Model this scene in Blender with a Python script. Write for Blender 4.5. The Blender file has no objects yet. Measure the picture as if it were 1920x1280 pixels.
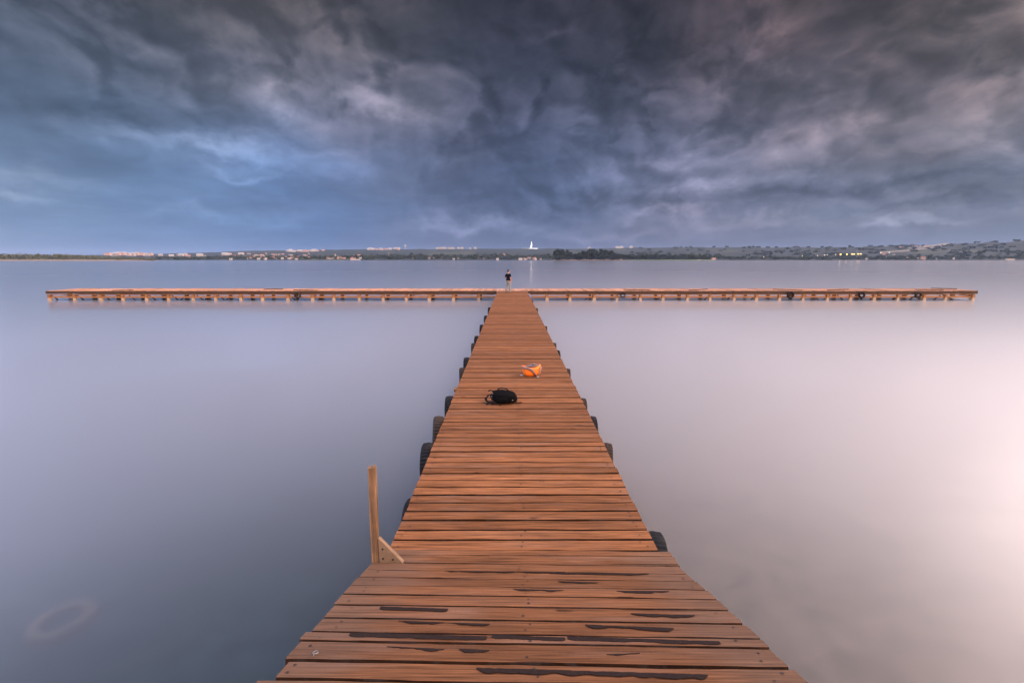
import bpy, bmesh, math, random
import numpy as np
from mathutils import Vector, Matrix, noise as mnoise

R = math.radians
rnd = random.Random(7)
SC = bpy.context.scene
COL = SC.collection
HD = 0.78            # deck top above the water
CAMH = 2.6           # camera above the deck
SUN_EL, SUN_AZ = R(13), R(128)   # azimuth clockwise from +Y (the way the pier runs)

# ------------------------------------------------------------------ tagging
def tag(o, label=None, cat=None, group=None, kind=None):
    if label: o['label'] = label
    if cat: o['category'] = cat
    if group: o['group'] = group
    if kind: o['kind'] = kind
    return o

def empty(name, loc, label=None, cat=None, group=None, rz=0.0):
    o = bpy.data.objects.new(name, None)
    o.empty_display_size = 0.2
    COL.objects.link(o)
    o.location = loc
    o.rotation_euler = (0, 0, rz)
    return tag(o, label, cat, group)

def mesh_obj(name, verts, faces, mats, parent=None, midx=None, smooth=False):
    me = bpy.data.meshes.new(name)
    me.from_pydata([tuple(v) for v in verts], [], [tuple(f) for f in faces])
    if not isinstance(mats, (list, tuple)): mats = [mats]
    for m in mats: me.materials.append(m)
    if midx is not None: me.polygons.foreach_set('material_index', midx)
    if smooth: me.polygons.foreach_set('use_smooth', [True] * len(me.polygons))
    me.update()
    o = bpy.data.objects.new(name, me)
    COL.objects.link(o)
    if parent: o.parent = parent
    return o

class MB:
    """collects shapes of ONE part"""
    def __init__(s): s.v = []; s.f = []; s.m = []
    def add(s, vs, fs, mi=0):
        b = len(s.v); s.v += [tuple(v) for v in vs]; s.f += [tuple(i + b for i in f) for f in fs]; s.m += [mi] * len(fs)
    def box(s, x0, x1, y0, y1, z0, z1, mi=0, M=None, ch=0.0):
        if ch <= 0:
            vs = [(x0,y0,z0),(x1,y0,z0),(x1,y1,z0),(x0,y1,z0),(x0,y0,z1),(x1,y0,z1),(x1,y1,z1),(x0,y1,z1)]
            fs = [(0,3,2,1),(4,5,6,7),(0,1,5,4),(1,2,6,5),(2,3,7,6),(3,0,4,7)]
        else:
            bm = bmesh.new(); bmesh.ops.create_cube(bm, size=1)
            for v in bm.verts:
                v.co = Vector((x0 + (v.co.x + .5) * (x1 - x0), y0 + (v.co.y + .5) * (y1 - y0), z0 + (v.co.z + .5) * (z1 - z0)))
            bmesh.ops.bevel(bm, geom=bm.edges[:], offset=ch, segments=1, affect='EDGES')
            bm.verts.index_update(); vs = [v.co.copy() for v in bm.verts]; fs = [[v.index for v in f.verts] for f in bm.faces]; bm.free()
        if M is not None: vs = [M @ Vector(v) for v in vs]
        s.add(vs, fs, mi)
    def tube(s, pts, rad, n=8, mi=0, caps=True, flat=1.0):
        pts = [Vector(p) for p in pts]
        if not isinstance(rad, (list, tuple)): rad = [rad] * len(pts)
        vs = []; fs = []
        up = Vector((0, 0, 1))
        for i, p in enumerate(pts):
            d = (pts[min(i + 1, len(pts) - 1)] - pts[max(i - 1, 0)]).normalized()
            a = d.cross(up)
            if a.length < 1e-3: a = d.cross(Vector((1, 0, 0)))
            a.normalize(); b = a.cross(d).normalized()
            for k in range(n):
                t = 2 * math.pi * k / n
                vs.append(p + a * math.cos(t) * rad[i] + b * math.sin(t) * rad[i] * flat)
        for i in range(len(pts) - 1):
            for k in range(n):
                k2 = (k + 1) % n
                fs.append((i * n + k, i * n + k2, (i + 1) * n + k2, (i + 1) * n + k))
        if caps:
            fs.append(tuple(range(n - 1, -1, -1))); fs.append(tuple((len(pts) - 1) * n + k for k in range(n)))
        s.add(vs, fs, mi)
    def build(s, name, mats, parent=None, smooth=False):
        return mesh_obj(name, s.v, s.f, mats, parent, s.m, smooth)

# ------------------------------------------------------------------ node helper
class NT:
    def __init__(s, nt): s.nt = nt; s.L = nt.links
    def node(s, t, props=None, ins=None):
        n = s.nt.nodes.new(t)
        for k, v in (props or {}).items(): setattr(n, k, v)
        for k, v in (ins or {}).items(): s.set(n.inputs[k], v)
        return n
    def set(s, sock, v):
        if isinstance(v, bpy.types.NodeSocket): s.L.new(v, sock)
        else: sock.default_value = v
    def m(s, op, a, b=None, c=None, clamp=False):
        n = s.nt.nodes.new('ShaderNodeMath'); n.operation = op; n.use_clamp = clamp
        for i, v in enumerate((a, b, c)):
            if v is not None: s.set(n.inputs[i], v)
        return n.outputs[0]
    def vm(s, op, a, b=None, out=0, scale=None):
        n = s.nt.nodes.new('ShaderNodeVectorMath'); n.operation = op
        s.set(n.inputs[0], a)
        if b is not None: s.set(n.inputs[1], b)
        if scale is not None: s.set(n.inputs['Scale'], scale)
        return n.outputs['Value'] if op in ('DOT_PRODUCT', 'LENGTH', 'DISTANCE') else n.outputs[0]
    def noise(s, vec, scale, detail=4, rough=.5, dist=0.0, out=0, lac=2.0):
        n = s.node('ShaderNodeTexNoise', None, {'Vector': vec, 'Scale': scale, 'Detail': detail, 'Roughness': rough, 'Distortion': dist, 'Lacunarity': lac})
        return n.outputs[out]
    def ss(s, x, a, b):
        n = s.node('ShaderNodeMapRange', {'interpolation_type': 'SMOOTHSTEP'}, {0: x, 1: a, 2: b, 3: 0.0, 4: 1.0})
        return n.outputs[0]
    def mix(s, f, a, b, bt='MIX'):
        n = s.nt.nodes.new('ShaderNodeMix'); n.data_type = 'RGBA'; n.blend_type = bt
        s.set(n.inputs[0], f)
        for i, v in ((6, a), (7, b)):
            if isinstance(v, (tuple, list)) and len(v) == 3: v = (*v, 1)
            s.set(n.inputs[i], v)
        return n.outputs[2]
    def ramp(s, f, stops):
        n = s.nt.nodes.new('ShaderNodeValToRGB'); s.set(n.inputs[0], f)
        e = n.color_ramp.elements
        while len(e) < len(stops): e.new(.5)
        for i, (p, c) in enumerate(stops):
            e[i].position = p; e[i].color = (*c, 1) if len(c) == 3 else c
        return n.outputs[0]
    def map(s, vec, scale=(1,1,1), loc=(0,0,0), rot=(0,0,0)):
        return s.node('ShaderNodeMapping', None, {'Vector': vec, 'Scale': scale, 'Location': loc, 'Rotation': rot}).outputs[0]
    def bump(s, h, strength=.5, dist=.01):
        return s.node('ShaderNodeBump', None, {'Height': h, 'Strength': strength, 'Distance': dist}).outputs[0]

def new_mat(name):
    m = bpy.data.materials.new(name); m.use_nodes = True
    m.node_tree.nodes.clear()
    t = NT(m.node_tree)
    out = t.node('ShaderNodeOutputMaterial')
    return m, t, out

def principled(t, out, color, rough=.7, normal=None, **kw):
    ins = {'Base Color': color if not (isinstance(color, tuple) and len(color) == 3) else (*color, 1), 'Roughness': rough}
    ins.update(kw)
    p = t.node('ShaderNodeBsdfPrincipled', None, ins)
    if normal is not None: t.L.new(normal, p.inputs['Normal'])
    t.L.new(p.outputs[0], out.inputs[0])
    return p

def simple_mat(name, c, rough=.7, var=.25, scale=6.0, bump=.0, metallic=0.0, spec=.5):
    m, t, out = new_mat(name)
    oc = t.node('ShaderNodeTexCoord').outputs['Object']
    n = t.noise(oc, scale, 5, .6)
    f = t.m('MULTIPLY_ADD', n, 2 * var, 1 - var)
    col = t.vm('SCALE', c, scale=f)
    nb = t.bump(t.noise(oc, scale * 5, 4, .6), bump, .01) if bump else None
    principled(t, out, col, rough, nb, Metallic=metallic, **{'Specular IOR Level': spec})
    return m

def srgb(r, g, b):
    f = lambda c: (c / 12.92 if c <= .04045 else ((c + .055) / 1.055) ** 2.4)
    return tuple(f(v / 255) for v in (r, g, b))

# ------------------------------------------------------------------ camera
FPX, PITCH = 853.3, R(10.26)
cam = bpy.data.cameras.new('camera'); cam.lens = 16; cam.sensor_width = 36; cam.clip_start = .05; cam.clip_end = 40000
camo = bpy.data.objects.new('camera', cam); COL.objects.link(camo)
camo.location = (0, 0, HD + CAMH)
camo.rotation_euler = (R(90) - PITCH, 0, -0.0023)
SC.camera = camo

def ray(px, py):     # viewing direction of a photograph point, to read off where things stand
    x = (px - 958) / FPX; y = (640 - py) / FPX
    return Vector((x, math.cos(PITCH) + y * math.sin(PITCH), -math.sin(PITCH) + y * math.cos(PITCH)))
def on_z(px, py, z):
    d = ray(px, py); t = (z - HD - CAMH) / d.z
    return Vector((d.x * t, d.y * t, z))
def at_y(px, py, Y):
    d = ray(px, py); t = Y / d.y
    return Vector((d.x * t, Y, HD + CAMH + d.z * t))

# ------------------------------------------------------------------ world
def build_world():
    w = bpy.data.worlds.new('World'); SC.world = w; w.use_nodes = True
    w.node_tree.nodes.clear()
    t = NT(w.node_tree)
    out = t.node('ShaderNodeOutputWorld')
    bg = t.node('ShaderNodeBackground'); t.L.new(bg.outputs[0], out.inputs[0])
    sky = t.node('ShaderNodeTexSky', {'sky_type': 'NISHITA', 'sun_disc': False, 'sun_elevation': SUN_EL, 'sun_rotation': SUN_AZ, 'air_density': 1.2, 'dust_density': 2.0})
    D = t.vm('NORMALIZE', t.node('ShaderNodeTexCoord').outputs['Generated'])
    sep = t.node('ShaderNodeSeparateXYZ', None, {0: D})
    dx, dy, dz = sep.outputs
    zc = t.m('MAXIMUM', dz, 0.0)
    # plan coordinates of a cloud deck: things shrink and flatten towards the horizon
    inv = t.m('DIVIDE', 1.0, t.m('ADD', zc, 0.13))
    P = t.vm('SCALE', D, scale=inv)
    P = t.vm('MULTIPLY', P, (1, 1, 0.35))
    # large-scale tone of the overcast, as (x, y in the photograph, sRGB)
    pts = [
        (0,60,(58,59,60)),(250,60,(66,66,67)),(480,50,(78,76,75)),(700,60,(46,50,58)),(930,40,(34,38,49)),(1150,60,(42,42,51)),(1400,60,(70,64,66)),(1650,60,(70,66,66)),(1880,60,(66,62,64)),
        (60,170,(68,73,82)),(300,170,(84,86,94)),(520,180,(112,108,110)),(730,190,(110,108,114)),(950,170,(58,60,74)),(1180,150,(52,52,64)),(1400,160,(84,78,84)),(1620,170,(86,80,84)),(1850,190,(138,130,126)),
        (60,280,(92,112,142)),(280,270,(112,126,152)),(500,290,(116,128,154)),(740,280,(102,110,136)),(930,270,(88,92,112)),(1150,260,(92,96,112)),(1350,270,(96,98,114)),(1560,270,(118,112,122)),(1800,270,(134,126,130)),
        (60,360,(128,148,182)),(300,370,(88,122,172)),(550,370,(86,116,168)),(760,350,(94,108,144)),(930,350,(74,88,124)),(1130,350,(92,104,136)),(1320,350,(106,110,134)),(1520,350,(84,96,122)),(1750,340,(90,100,126)),(1900,360,(112,118,142)),
        (40,440,(146,162,198)),(300,440,(124,152,198)),(550,440,(92,124,174)),(800,430,(112,118,150)),(1000,430,(92,104,138)),(1250,420,(118,116,140)),(1500,420,(122,126,150)),(1750,430,(122,130,152)),(1900,440,(128,136,156)),
        (60,478,(150,164,194)),(400,474,(140,156,190)),(700,462,(108,126,162)),(960,460,(98,112,142)),(1250,458,(110,124,152)),(1550,458,(122,136,160)),(1880,448,(128,140,162)),
    ]
    num = None; den = None
    warp = t.noise(P, 1.1, 3, .5, out=1)
    Dw = t.vm('ADD', D, t.vm('SCALE', t.vm('SUBTRACT', warp, (.5,.5,.5)), scale=.17))
    Dw = t.vm('NORMALIZE', Dw)
    for px, py, c in pts:
        d = ray(px, py).normalized()
        k = 105.0
        dot = t.vm('DOT_PRODUCT', Dw, tuple(d))
        wgt = t.m('EXPONENT', t.m('MULTIPLY_ADD', dot, k, -k))
        if py <= 60: c = tuple(v * .84 for v in c)
        cl = srgb(*c); lu = .2126 * cl[0] + .7152 * cl[1] + .0722 * cl[2]; cl = tuple(max(.004, (lu + (v - lu) * 1.28) * f_) for v, f_ in zip(cl, (.95, .92, .84) if py <= 100 else (.90, .93, .92) if py < 240 else ((.79, .92, .89) if px < 800 else (.83, .93, .91)) if py < 400 else ((.80, .94, .88) if px < 800 else (.84, .95, .89))))
        cn = t.vm('SCALE', cl, scale=wgt)
        num = cn if num is None else t.vm('ADD', num, cn)
        den = wgt if den is None else t.m('ADD', den, wgt)
    eps = 1e-4
    base = t.vm('SCALE', t.vm('ADD', num, tuple(eps * v for v in (.10, .11, .14))), scale=t.m('DIVIDE', 1.0, t.m('ADD', den, eps)))
    # cloud relief: billows lit from the upper right
    Q = t.vm('MULTIPLY', D, (1, 1, 1.45))
    wq = t.vm('SCALE', t.vm('SUBTRACT', t.noise(Q, 4.0, 2, .5, out=1), (.5,.5,.5)), scale=.09)
    q = t.vm('ADD', Q, wq)
    def dens(v):
        a_ = t.noise(v, 2.7, 8, .545)
        rg = t.node('ShaderNodeTexNoise', {'noise_type': 'RIDGED_MULTIFRACTAL'}, {'Vector': v, 'Scale': 7.0, 'Detail': 4.0, 'Roughness': .52, 'Lacunarity': 2.1, 'Offset': 1.0, 'Gain': 1.2})
        return t.m('MULTIPLY_ADD', rg.outputs[0], -.095, t.m('ADD', a_, .14))
    n0 = dens(q)
    n1 = dens(t.vm('ADD', q, (.013, 0, .021)))
    rel = t.m('SUBTRACT', n0, n1)
    edge = t.ss(n0, .465, .535)
    strk = t.noise(t.vm('ADD', P, t.vm('SCALE', wq, scale=.8)), 1.5, 8, .55)
    stk = t.m('SUBTRACT', t.ss(strk, .42, .60), .5)
    clear = t.m('MULTIPLY', t.ss(dx, .10, -.40), t.ss(dz, .36, .10))     # low left: smooth blue, few clouds
    low = t.ss(dz, .26, .06)
    puff = t.m('ADD', t.m('MULTIPLY', t.m('SUBTRACT', edge, .5), .26), t.m('MULTIPLY', rel, 5.2))
    puff = t.m('MULTIPLY', puff, t.m('MULTIPLY_ADD', clear, -.78, 1.0))
    mul = t.m('ADD', puff, t.m('MULTIPLY', stk, t.m('MULTIPLY_ADD', low, .22, .05)))
    puff_lo = t.m('MULTIPLY_ADD', t.ss(dz, .05, .30), .5, .5)
    mul = t.m('MULTIPLY', mul, puff_lo)
    hor = t.ss(dz, .0, .12)
    mul = t.m('MULTIPLY', mul, t.m('MULTIPLY_ADD', hor, .85, .15))
    mul = t.m('EXPONENT', t.m('MULTIPLY', t.m('TANH', t.m('MULTIPLY', mul, 1.15)), .88))
    warm = t.m('MULTIPLY', t.m('SUBTRACT', mul, 1.0), .6)
    tint = t.mix(t.m('MULTIPLY_ADD', warm, 1.0, .5, clamp=True), (.91, .985, 1.07), (1.16, .995, .93))
    # separate cloud banks and lit heads: (x, y in the photograph, half width, half height, gain, warmth)
    Df = t.vm('NORMALIZE', t.vm('ADD', D, t.vm('SCALE', t.vm('SUBTRACT', t.noise(Q, 7.0, 6, .58, out=1), (.5,.5,.5)), scale=.13)))
    sf = t.node('ShaderNodeSeparateXYZ', None, {0: Df}).outputs
    azf = t.m('ARCTAN2', sf[0], sf[1]); elf = t.m('ARCSINE', sf[2])
    feats = [(330,262,190,20,.42,.5),(480,285,120,16,.30,.5),(450,318,70,8,.40,.6),(60,338,110,13,.22,.7),(20,366,70,10,.32,.9),(520,186,60,26,.75,.7),(720,192,80,22,.8,.6),(640,320,45,22,.45,.3),(620,245,80,30,.35,.5),
             (370,402,60,11,.24,.5),(535,408,60,11,.2,.4),(900,425,120,12,.55,1.0),(1120,440,140,10,.35,1.0),(1250,398,90,10,.6,1.0),(1330,345,80,16,.7,.7),(1260,300,70,12,.5,.5),(1120,340,60,18,.35,.2),(1400,412,170,12,.35,.9),
             (1590,245,70,38,.55,.8),(1480,280,70,30,.3,.8),(1460,70,60,40,.45,.9),(1310,90,45,40,.30,.8),(1060,50,50,14,.5,.7),(1880,200,120,50,.5,.7),(1700,300,140,22,.35,.8),(1700,420,70,8,.45,.6),
             (1680,352,230,11,-.42,-.5),(1780,382,170,7,-.30,-.4),(1760,302,100,12,-.25,-.3),(1430,370,70,22,-.30,-.3),(1180,120,130,45,-.35,0),(880,40,160,45,-.35,-.2),(640,215,60,14,-.2,-.2),(280,215,190,22,-.30,-.3),(860,265,60,22,-.25,0),(1900,90,50,35,-.45,0),(1380,250,70,18,-.25,-.2),(900,380,110,20,-.20,-.3),(1080,385,90,14,-.22,-.3)]
    fa = None; fw = None
    for (px, py, hw, hh, ga, wa) in feats:
        d = ray(px, py).normalized(); d2 = ray(px + hw, py).normalized(); d3 = ray(px, py - hh).normalized()
        a0 = math.atan2(d.x, d.y); e0 = math.asin(d.z); sa = abs(math.atan2(d2.x, d2.y) - a0); se = abs(math.asin(d3.z) - e0)
        u_ = t.m('MULTIPLY_ADD', azf, 1 / sa, -a0 / sa); v_ = t.m('MULTIPLY_ADD', elf, 1 / se, -e0 / se)
        g_ = t.m('EXPONENT', t.m('MULTIPLY', t.m('MULTIPLY_ADD', u_, u_, t.m('MULTIPLY', v_, v_)), -.8))
        fa = t.m('MULTIPLY', g_, ga) if fa is None else t.m('MULTIPLY_ADD', g_, ga, fa)
        fw = t.m('MULTIPLY', g_, wa) if fw is None else t.m('MULTIPLY_ADD', g_, wa, fw)
    front = t.ss(dy, .1, .4)
    mul = t.m('MULTIPLY', mul, t.m('EXPONENT', t.m('MULTIPLY', t.m('MULTIPLY', fa, front), 1.05)))
    tint = t.vm('MULTIPLY', tint, t.mix(t.m('MULTIPLY_ADD', t.m('MULTIPLY', fw, front), .5, .5, clamp=True), (.86, .98, 1.12), (1.20, 1.0, .92)))
    vis = t.vm('MULTIPLY', t.vm('SCALE', base, scale=mul), tint)
    # beyond the storm bank: bright high overcast overhead and the glow of the low sun on the right
    hi = t.ss(dz, .45, .80)
    hi_c = t.mix(t.ss(dx, -.35, .62), (1.12, 1.24, 2.1), (4.8, 3.7, 3.45))
    mid = t.m('MULTIPLY', t.m('SUBTRACT', 1.0, t.ss(t.m('ABSOLUTE', t.m('ADD', dx, .03)), .05, .5)), t.ss(dy, -.1, .4))
    hi_m = t.m('MULTIPLY', t.m('MULTIPLY_ADD', t.m('SUBTRACT', edge, .5), .5, 1.0), t.m('MULTIPLY_ADD', mid, -.6, 1.0))
    hi_v = t.vm('SCALE', hi_c, scale=t.m('MULTIPLY', hi, hi_m))
    gd = Vector((math.sin(R(76)) * math.cos(R(31)), math.cos(R(76)) * math.cos(R(31)), math.sin(R(31))))
    gl = t.ss(t.vm('DOT_PRODUCT', D, tuple(gd)), .855, .985)
    gl_v = t.vm('SCALE', (5.0, 3.9, 3.5), scale=gl)
    back = t.ss(dy, .05, -.6)
    back_v = t.vm('SCALE', (1.0, .80, .72), scale=back)
    lf = t.m('MULTIPLY', t.ss(dx, -.73, -.93), t.ss(dz, 1.0, .0))
    lf_v = t.vm('SCALE', (3.3, 3.9, 5.6), scale=lf)
    tot = t.vm('ADD', vis, hi_v)
    for v in (gl_v, back_v, lf_v): tot = t.vm('ADD', tot, v)
    ST = .1
    tot = t.vm('SCALE', tot, scale=1 / ST)
    tot = t.vm('ADD', tot, t.vm('SCALE', sky.outputs[0], scale=.04))
    t.L.new(tot, bg.inputs[0]); bg.inputs[1].default_value = ST
build_world()
sl = bpy.data.lights.new('sun', 'SUN'); sl.energy = 3.0; sl.angle = R(12); sl.color = (1, .62, .36)
so = bpy.data.objects.new('sun', sl); COL.objects.link(so)
sd = Vector((math.sin(SUN_AZ) * math.cos(SUN_EL), math.cos(SUN_AZ) * math.cos(SUN_EL), math.sin(SUN_EL)))
so.rotation_euler = sd.to_track_quat('Z', 'Y').to_euler()
so.location = (30, -20, 20)

# ------------------------------------------------------------------ materials
def wood_mat(name, axis, dark=1.0, weather=.0, grey_ends=False, tone=(.166, .069, .028), con=1.3):
    """boards whose grain runs along the object axis 0=x 1=y 2=z"""
    m, t, out = new_mat(name)
    oc = t.node('ShaderNodeTexCoord').outputs['Object']
    rpi = t.node('ShaderNodeNewGeometry').outputs['Random Per Island']
    off = t.node('ShaderNodeCombineXYZ', None, {0: t.m('MULTIPLY', rpi, 37.0), 1: t.m('MULTIPLY', rpi, 91.0), 2: t.m('MULTIPLY', rpi, 53.0)}).outputs[0]
    p = t.vm('ADD', oc, off)
    sc = [60, 60, 60]; sc[axis] = 1.8
    g1 = t.noise(t.map(p, tuple(sc)), 1.0, 8, .62, .35)
    sc2 = [85, 85, 85]; sc2[axis] = 3.2
    g2 = t.noise(t.map(p, tuple(sc2)), 1.0, 4, .6)
    sc3 = [7, 7, 7]; sc3[axis] = 1.2
    g3 = t.noise(t.map(p, tuple(sc3)), 1.0, 4, .55)
    c = tuple(v * dark for v in tone)
    K = lambda q: tuple(min(1, v * (1 + (q - 1) * con)) for v in c)
    col = t.ramp(g1, [(.28, K(.35)), (.42, K(.80)), (.53, c), (.74, K(1.45))])
    col = t.vm('SCALE', col, scale=t.m('MULTIPLY_ADD', g2, 1.5 * con, 1 - .75 * con))
    kv = [6.5, 6.5, 6.5]; kv[axis] = 1.9
    vo = t.node('ShaderNodeTexVoronoi', None, {'Vector': t.vm('ADD', t.map(p, tuple(kv)), t.vm('SCALE', t.vm('SUBTRACT', t.noise(p, 9.0, 2, out=1), (.5,.5,.5)), scale=.25)), 'Scale': 1.0})
    kr = t.node('ShaderNodeSeparateColor', None, {0: vo.outputs['Color']}).outputs[0]
    kn = t.m('MULTIPLY', t.ss(vo.outputs['Distance'], .15, .06), t.m('GREATER_THAN', kr, .78))
    col = t.mix(t.m('MULTIPLY', kn, .8), col, tuple(v * .20 for v in c))
    # each board its own tone: some redder, some bleached
    r2 = t.m('FRACT', t.m('MULTIPLY', rpi, 7.31))
    col = t.vm('SCALE', col, scale=t.m('MULTIPLY_ADD', r2, .52, .74))
    sc4 = [120, 120, 120]; sc4[axis] = 2.2
    crk = t.ss(t.noise(t.map(p, tuple(sc4)), 1.0, 3, .5, .2), .66, .74)
    col = t.mix(t.m('MULTIPLY', t.m('MULTIPLY', crk, t.ss(g3, .42, .60)), .75), col, tuple(v * .22 for v in c))
    grey = tuple(dark * v for v in (.21, .13, .092))
    bl = t.m('MULTIPLY', t.ss(g3, .45, .72), t.m('MULTIPLY_ADD', t.m('FRACT', t.m('MULTIPLY', rpi, 13.7)), .38, .04))
    col = t.mix(bl, col, grey)
    if weather: col = t.mix(t.m('MULTIPLY', t.ss(t.noise(p, 5.0, 6, .65), .46, .62), weather), col, (.05, .038, .032))
    if grey_ends:
        s = t.node('ShaderNodeSeparateXYZ', None, {0: oc})
        e = t.m('MULTIPLY', t.ss(t.m('ADD', t.m('ABSOLUTE', t.m('SUBTRACT', s.outputs[0], .12)), t.m('MULTIPLY', g3, .5)), .95, 1.4), .5)
        col = t.mix(e, col, t.vm('SCALE', (.105, .074, .053), scale=t.m('MULTIPLY_ADD', g1, 1.2, .35)))
        wv = t.node('ShaderNodeTexWave', {'wave_type': 'BANDS', 'bands_direction': 'X'}, {'Vector': t.map(p, (1, .35, 1)), 'Scale': 9.0, 'Distortion': 3.0, 'Detail': 3.0, 'Detail Scale': 2.0}).outputs[1]
        sm = t.m('MULTIPLY', t.ss(wv, .80, 1.0), t.ss(g3, .40, .65))
        col = t.mix(t.m('MULTIPLY', sm, .30), col, (.13, .065, .04))
    h = t.m('ADD', t.m('MULTIPLY', g1, .8), t.m('MULTIPLY', g2, .4))
    principled(t, out, col, t.m('MULTIPLY_ADD', g1, -.25, .80), t.bump(h, .55, .006), **{'Specular IOR Level': .08})
    return m

M = {}
M['deck'] = wood_mat('wood_deck', 0, 1.0, .08)
M['ramp'] = wood_mat('wood_ramp', 0, 1.0, .05, True, (.138, .060, .026), 1.15)
M['arm'] = wood_mat('wood_arm_deck', 1, 1.15, .10, False, (.34, .18, .11))
M['fascia'] = wood_mat('wood_fascia', 0, .40, .8, False, (.17, .10, .07))
M['rail'] = wood_mat('wood_rail', 0, 1.0, .06, False, (.36, .155, .060))
M['pile'] = wood_mat('wood_pile', 2, .9, .2, False, (.32, .15, .065))
M['post'] = wood_mat('wood_post', 2, 1.0, .3, False, (.25, .145, .078))
M['plate'] = simple_mat('bracket_wood', (.18, .115, .068), .75, .45, 14, .4)
M['concrete'] = simple_mat('pile_concrete', (.36, .25, .16), .85, .35, 8, .2)
M['edge'] = wood_mat('board_edge_shade', 0, .20, .6)  # darkened wood: shade of the gaps between boards put into the colour
M['screw'] = simple_mat('dark_screw', (.018, .013, .011), .6, .2, 60)
M['steel'] = simple_mat('pale_steel', (.24, .22, .20), .5, .25, 80, 0, .7)
M['tape'] = simple_mat('worn_anti_slip', (.022, .0145, .0125), .95, .35, 60, .6, 0, .08)
M['rubber_w'] = simple_mat('rubber_worn', (.034, .026, .022), .9, .7, 14, .5, 0, .12)
M['black_cloth'] = simple_mat('black_nylon', (.0035, .0035, .004), .95, .3, 40, .4, 0, .05)
M['black_strap'] = simple_mat('black_webbing', (.006, .006, .0065), .85, .3, 90, .3, 0, .12)
M['orange'] = simple_mat('orange_fabric', (.80, .165, .006), .6, .28, 14, .5)
M['bag_grey'] = simple_mat('grey_trim', (.12, .085, .085), .7, .3, 30, .3)
M['bag_pink'] = simple_mat('pale_piping', (.34, .17, .13), .7, .2, 30)
M['bag_white'] = simple_mat('pale_tag', (.22, .22, .24), .6, .2, 30)
M['skin'] = simple_mat('skin', (.50, .235, .15), .55, .1, 10)
M['hair'] = simple_mat('black_hair', (.010, .008, .007), .6, .3, 60, .5)
M['tshirt'] = simple_mat('black_tshirt', (.006, .0065, .009), .95, .3, 12, .4, 0, .08)
M['jeans'] = simple_mat('faded_trousers', (.20, .19, .165), .9, .35, 5, .4, 0, .2)
M['shoe'] = simple_mat('dark_shoes', (.05, .038, .034), .7, .3, 20)

def tyre_mat():
    m, t, out = new_mat('tyre_rubber')
    oc = t.node('ShaderNodeTexCoord').outputs['Object']
    n = t.noise(oc, 9, 5, .6)
    col = t.mix(t.ss(n, .50, .70), (.010, .011, .013), (.034, .033, .032))
    principled(t, out, col, .85, t.bump(t.noise(oc, 45, 4, .6), .5, .01), **{'Specular IOR Level': .15})
    return m
M['rubber'] = tyre_mat()

def water_mat():
    m, t, out = new_mat('lake_water')
    pos = t.node('ShaderNodeNewGeometry').outputs['Position']
    # long-exposure smoothed swell: broad, faint
    h = t.m('ADD', t.m('MULTIPLY', t.noise(t.map(pos, (.05, .14, 1)), 1.0, 4, .55), .6), t.m('MULTIPLY', t.noise(t.map(pos, (.5, 1.4, 1)), 1.0, 3, .5), .035))
    nb = t.bump(h, .28, .5)
    fr = t.node('ShaderNodeFresnel', None, {'IOR': 1.27})
    # calm mirror part plus the wide, time-averaged glitter of small ripples, stronger at flat angles
    gl = t.node('ShaderNodeBsdfGlossy', {'distribution': 'GGX'}, {'Color': (.97, .97, .99, 1), 'Roughness': .12, 'Normal': nb})
    wide = t.node('ShaderNodeBsdfGlossy', {'distribution': 'GGX'}, {'Color': (.93, .96, 1, 1), 'Roughness': .54})
    fac = t.node('ShaderNodeLayerWeight', None, {'Blend': .5}).outputs['Facing']
    w = t.node('ShaderNodeValToRGB'); t.set(w.inputs[0], t.m('SUBTRACT', 1.0, fac))
    w.color_ramp.interpolation = 'B_SPLINE'
    e = w.color_ramp.elements
    W_ = ((0, .14), (.06, .32), (.13, .56), (.25, .50), (.41, .28), (.545, .09), (.70, .012))
    for p_, v_ in W_[1:-1]: e.new(p_)
    for el_, (p_, v_) in zip(e, W_):
        el_.position = p_; el_.color = (v_, v_, v_, 1)
    tr = t.node('ShaderNodeBsdfRefraction', {'distribution': 'GGX'}, {'Color': (.80, .90, .90, 1), 'Roughness': .30, 'IOR': 1.15})
    df = t.node('ShaderNodeBsdfDiffuse', None, {'Color': (.020, .038, .043, 1)})
    body = t.node('ShaderNodeMixShader', None, {0: .20, 1: tr.outputs[0], 2: df.outputs[0]})
    body2 = t.node('ShaderNodeMixShader', None, {0: w.outputs[0], 1: body.outputs[0], 2: wide.outputs[0]})
    mx = t.node('ShaderNodeMixShader', None, {0: t.m('MULTIPLY', fr.outputs[0], .82), 1: body2.outputs[0], 2: gl.outputs[0]})
    t.L.new(mx.outputs[0], out.inputs[0])
    return m

def bed_mat():
    m, t, out = new_mat('lake_bed')
    pos = t.node('ShaderNodeNewGeometry').outputs['Position']
    s = t.node('ShaderNodeSeparateXYZ', None, {0: pos})
    n = t.noise(pos, 4.2, 5, .6, .0)
    sand = t.ramp(n, [(.36, (.12, .074, .060)), (.50, (.175, .107, .084)), (.66, (.21, .128, .10))])
    weed = t.ramp(n, [(.36, (.006, .016, .018)), (.52, (.013, .028, .030)), (.66, (.024, .038, .037))])
    col = t.mix(t.ss(s.outputs[0], -.5, 2.0), weed, sand)
    principled(t, out, col, .95, None, **{'Specular IOR Level': 0.0})
    return m

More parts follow.
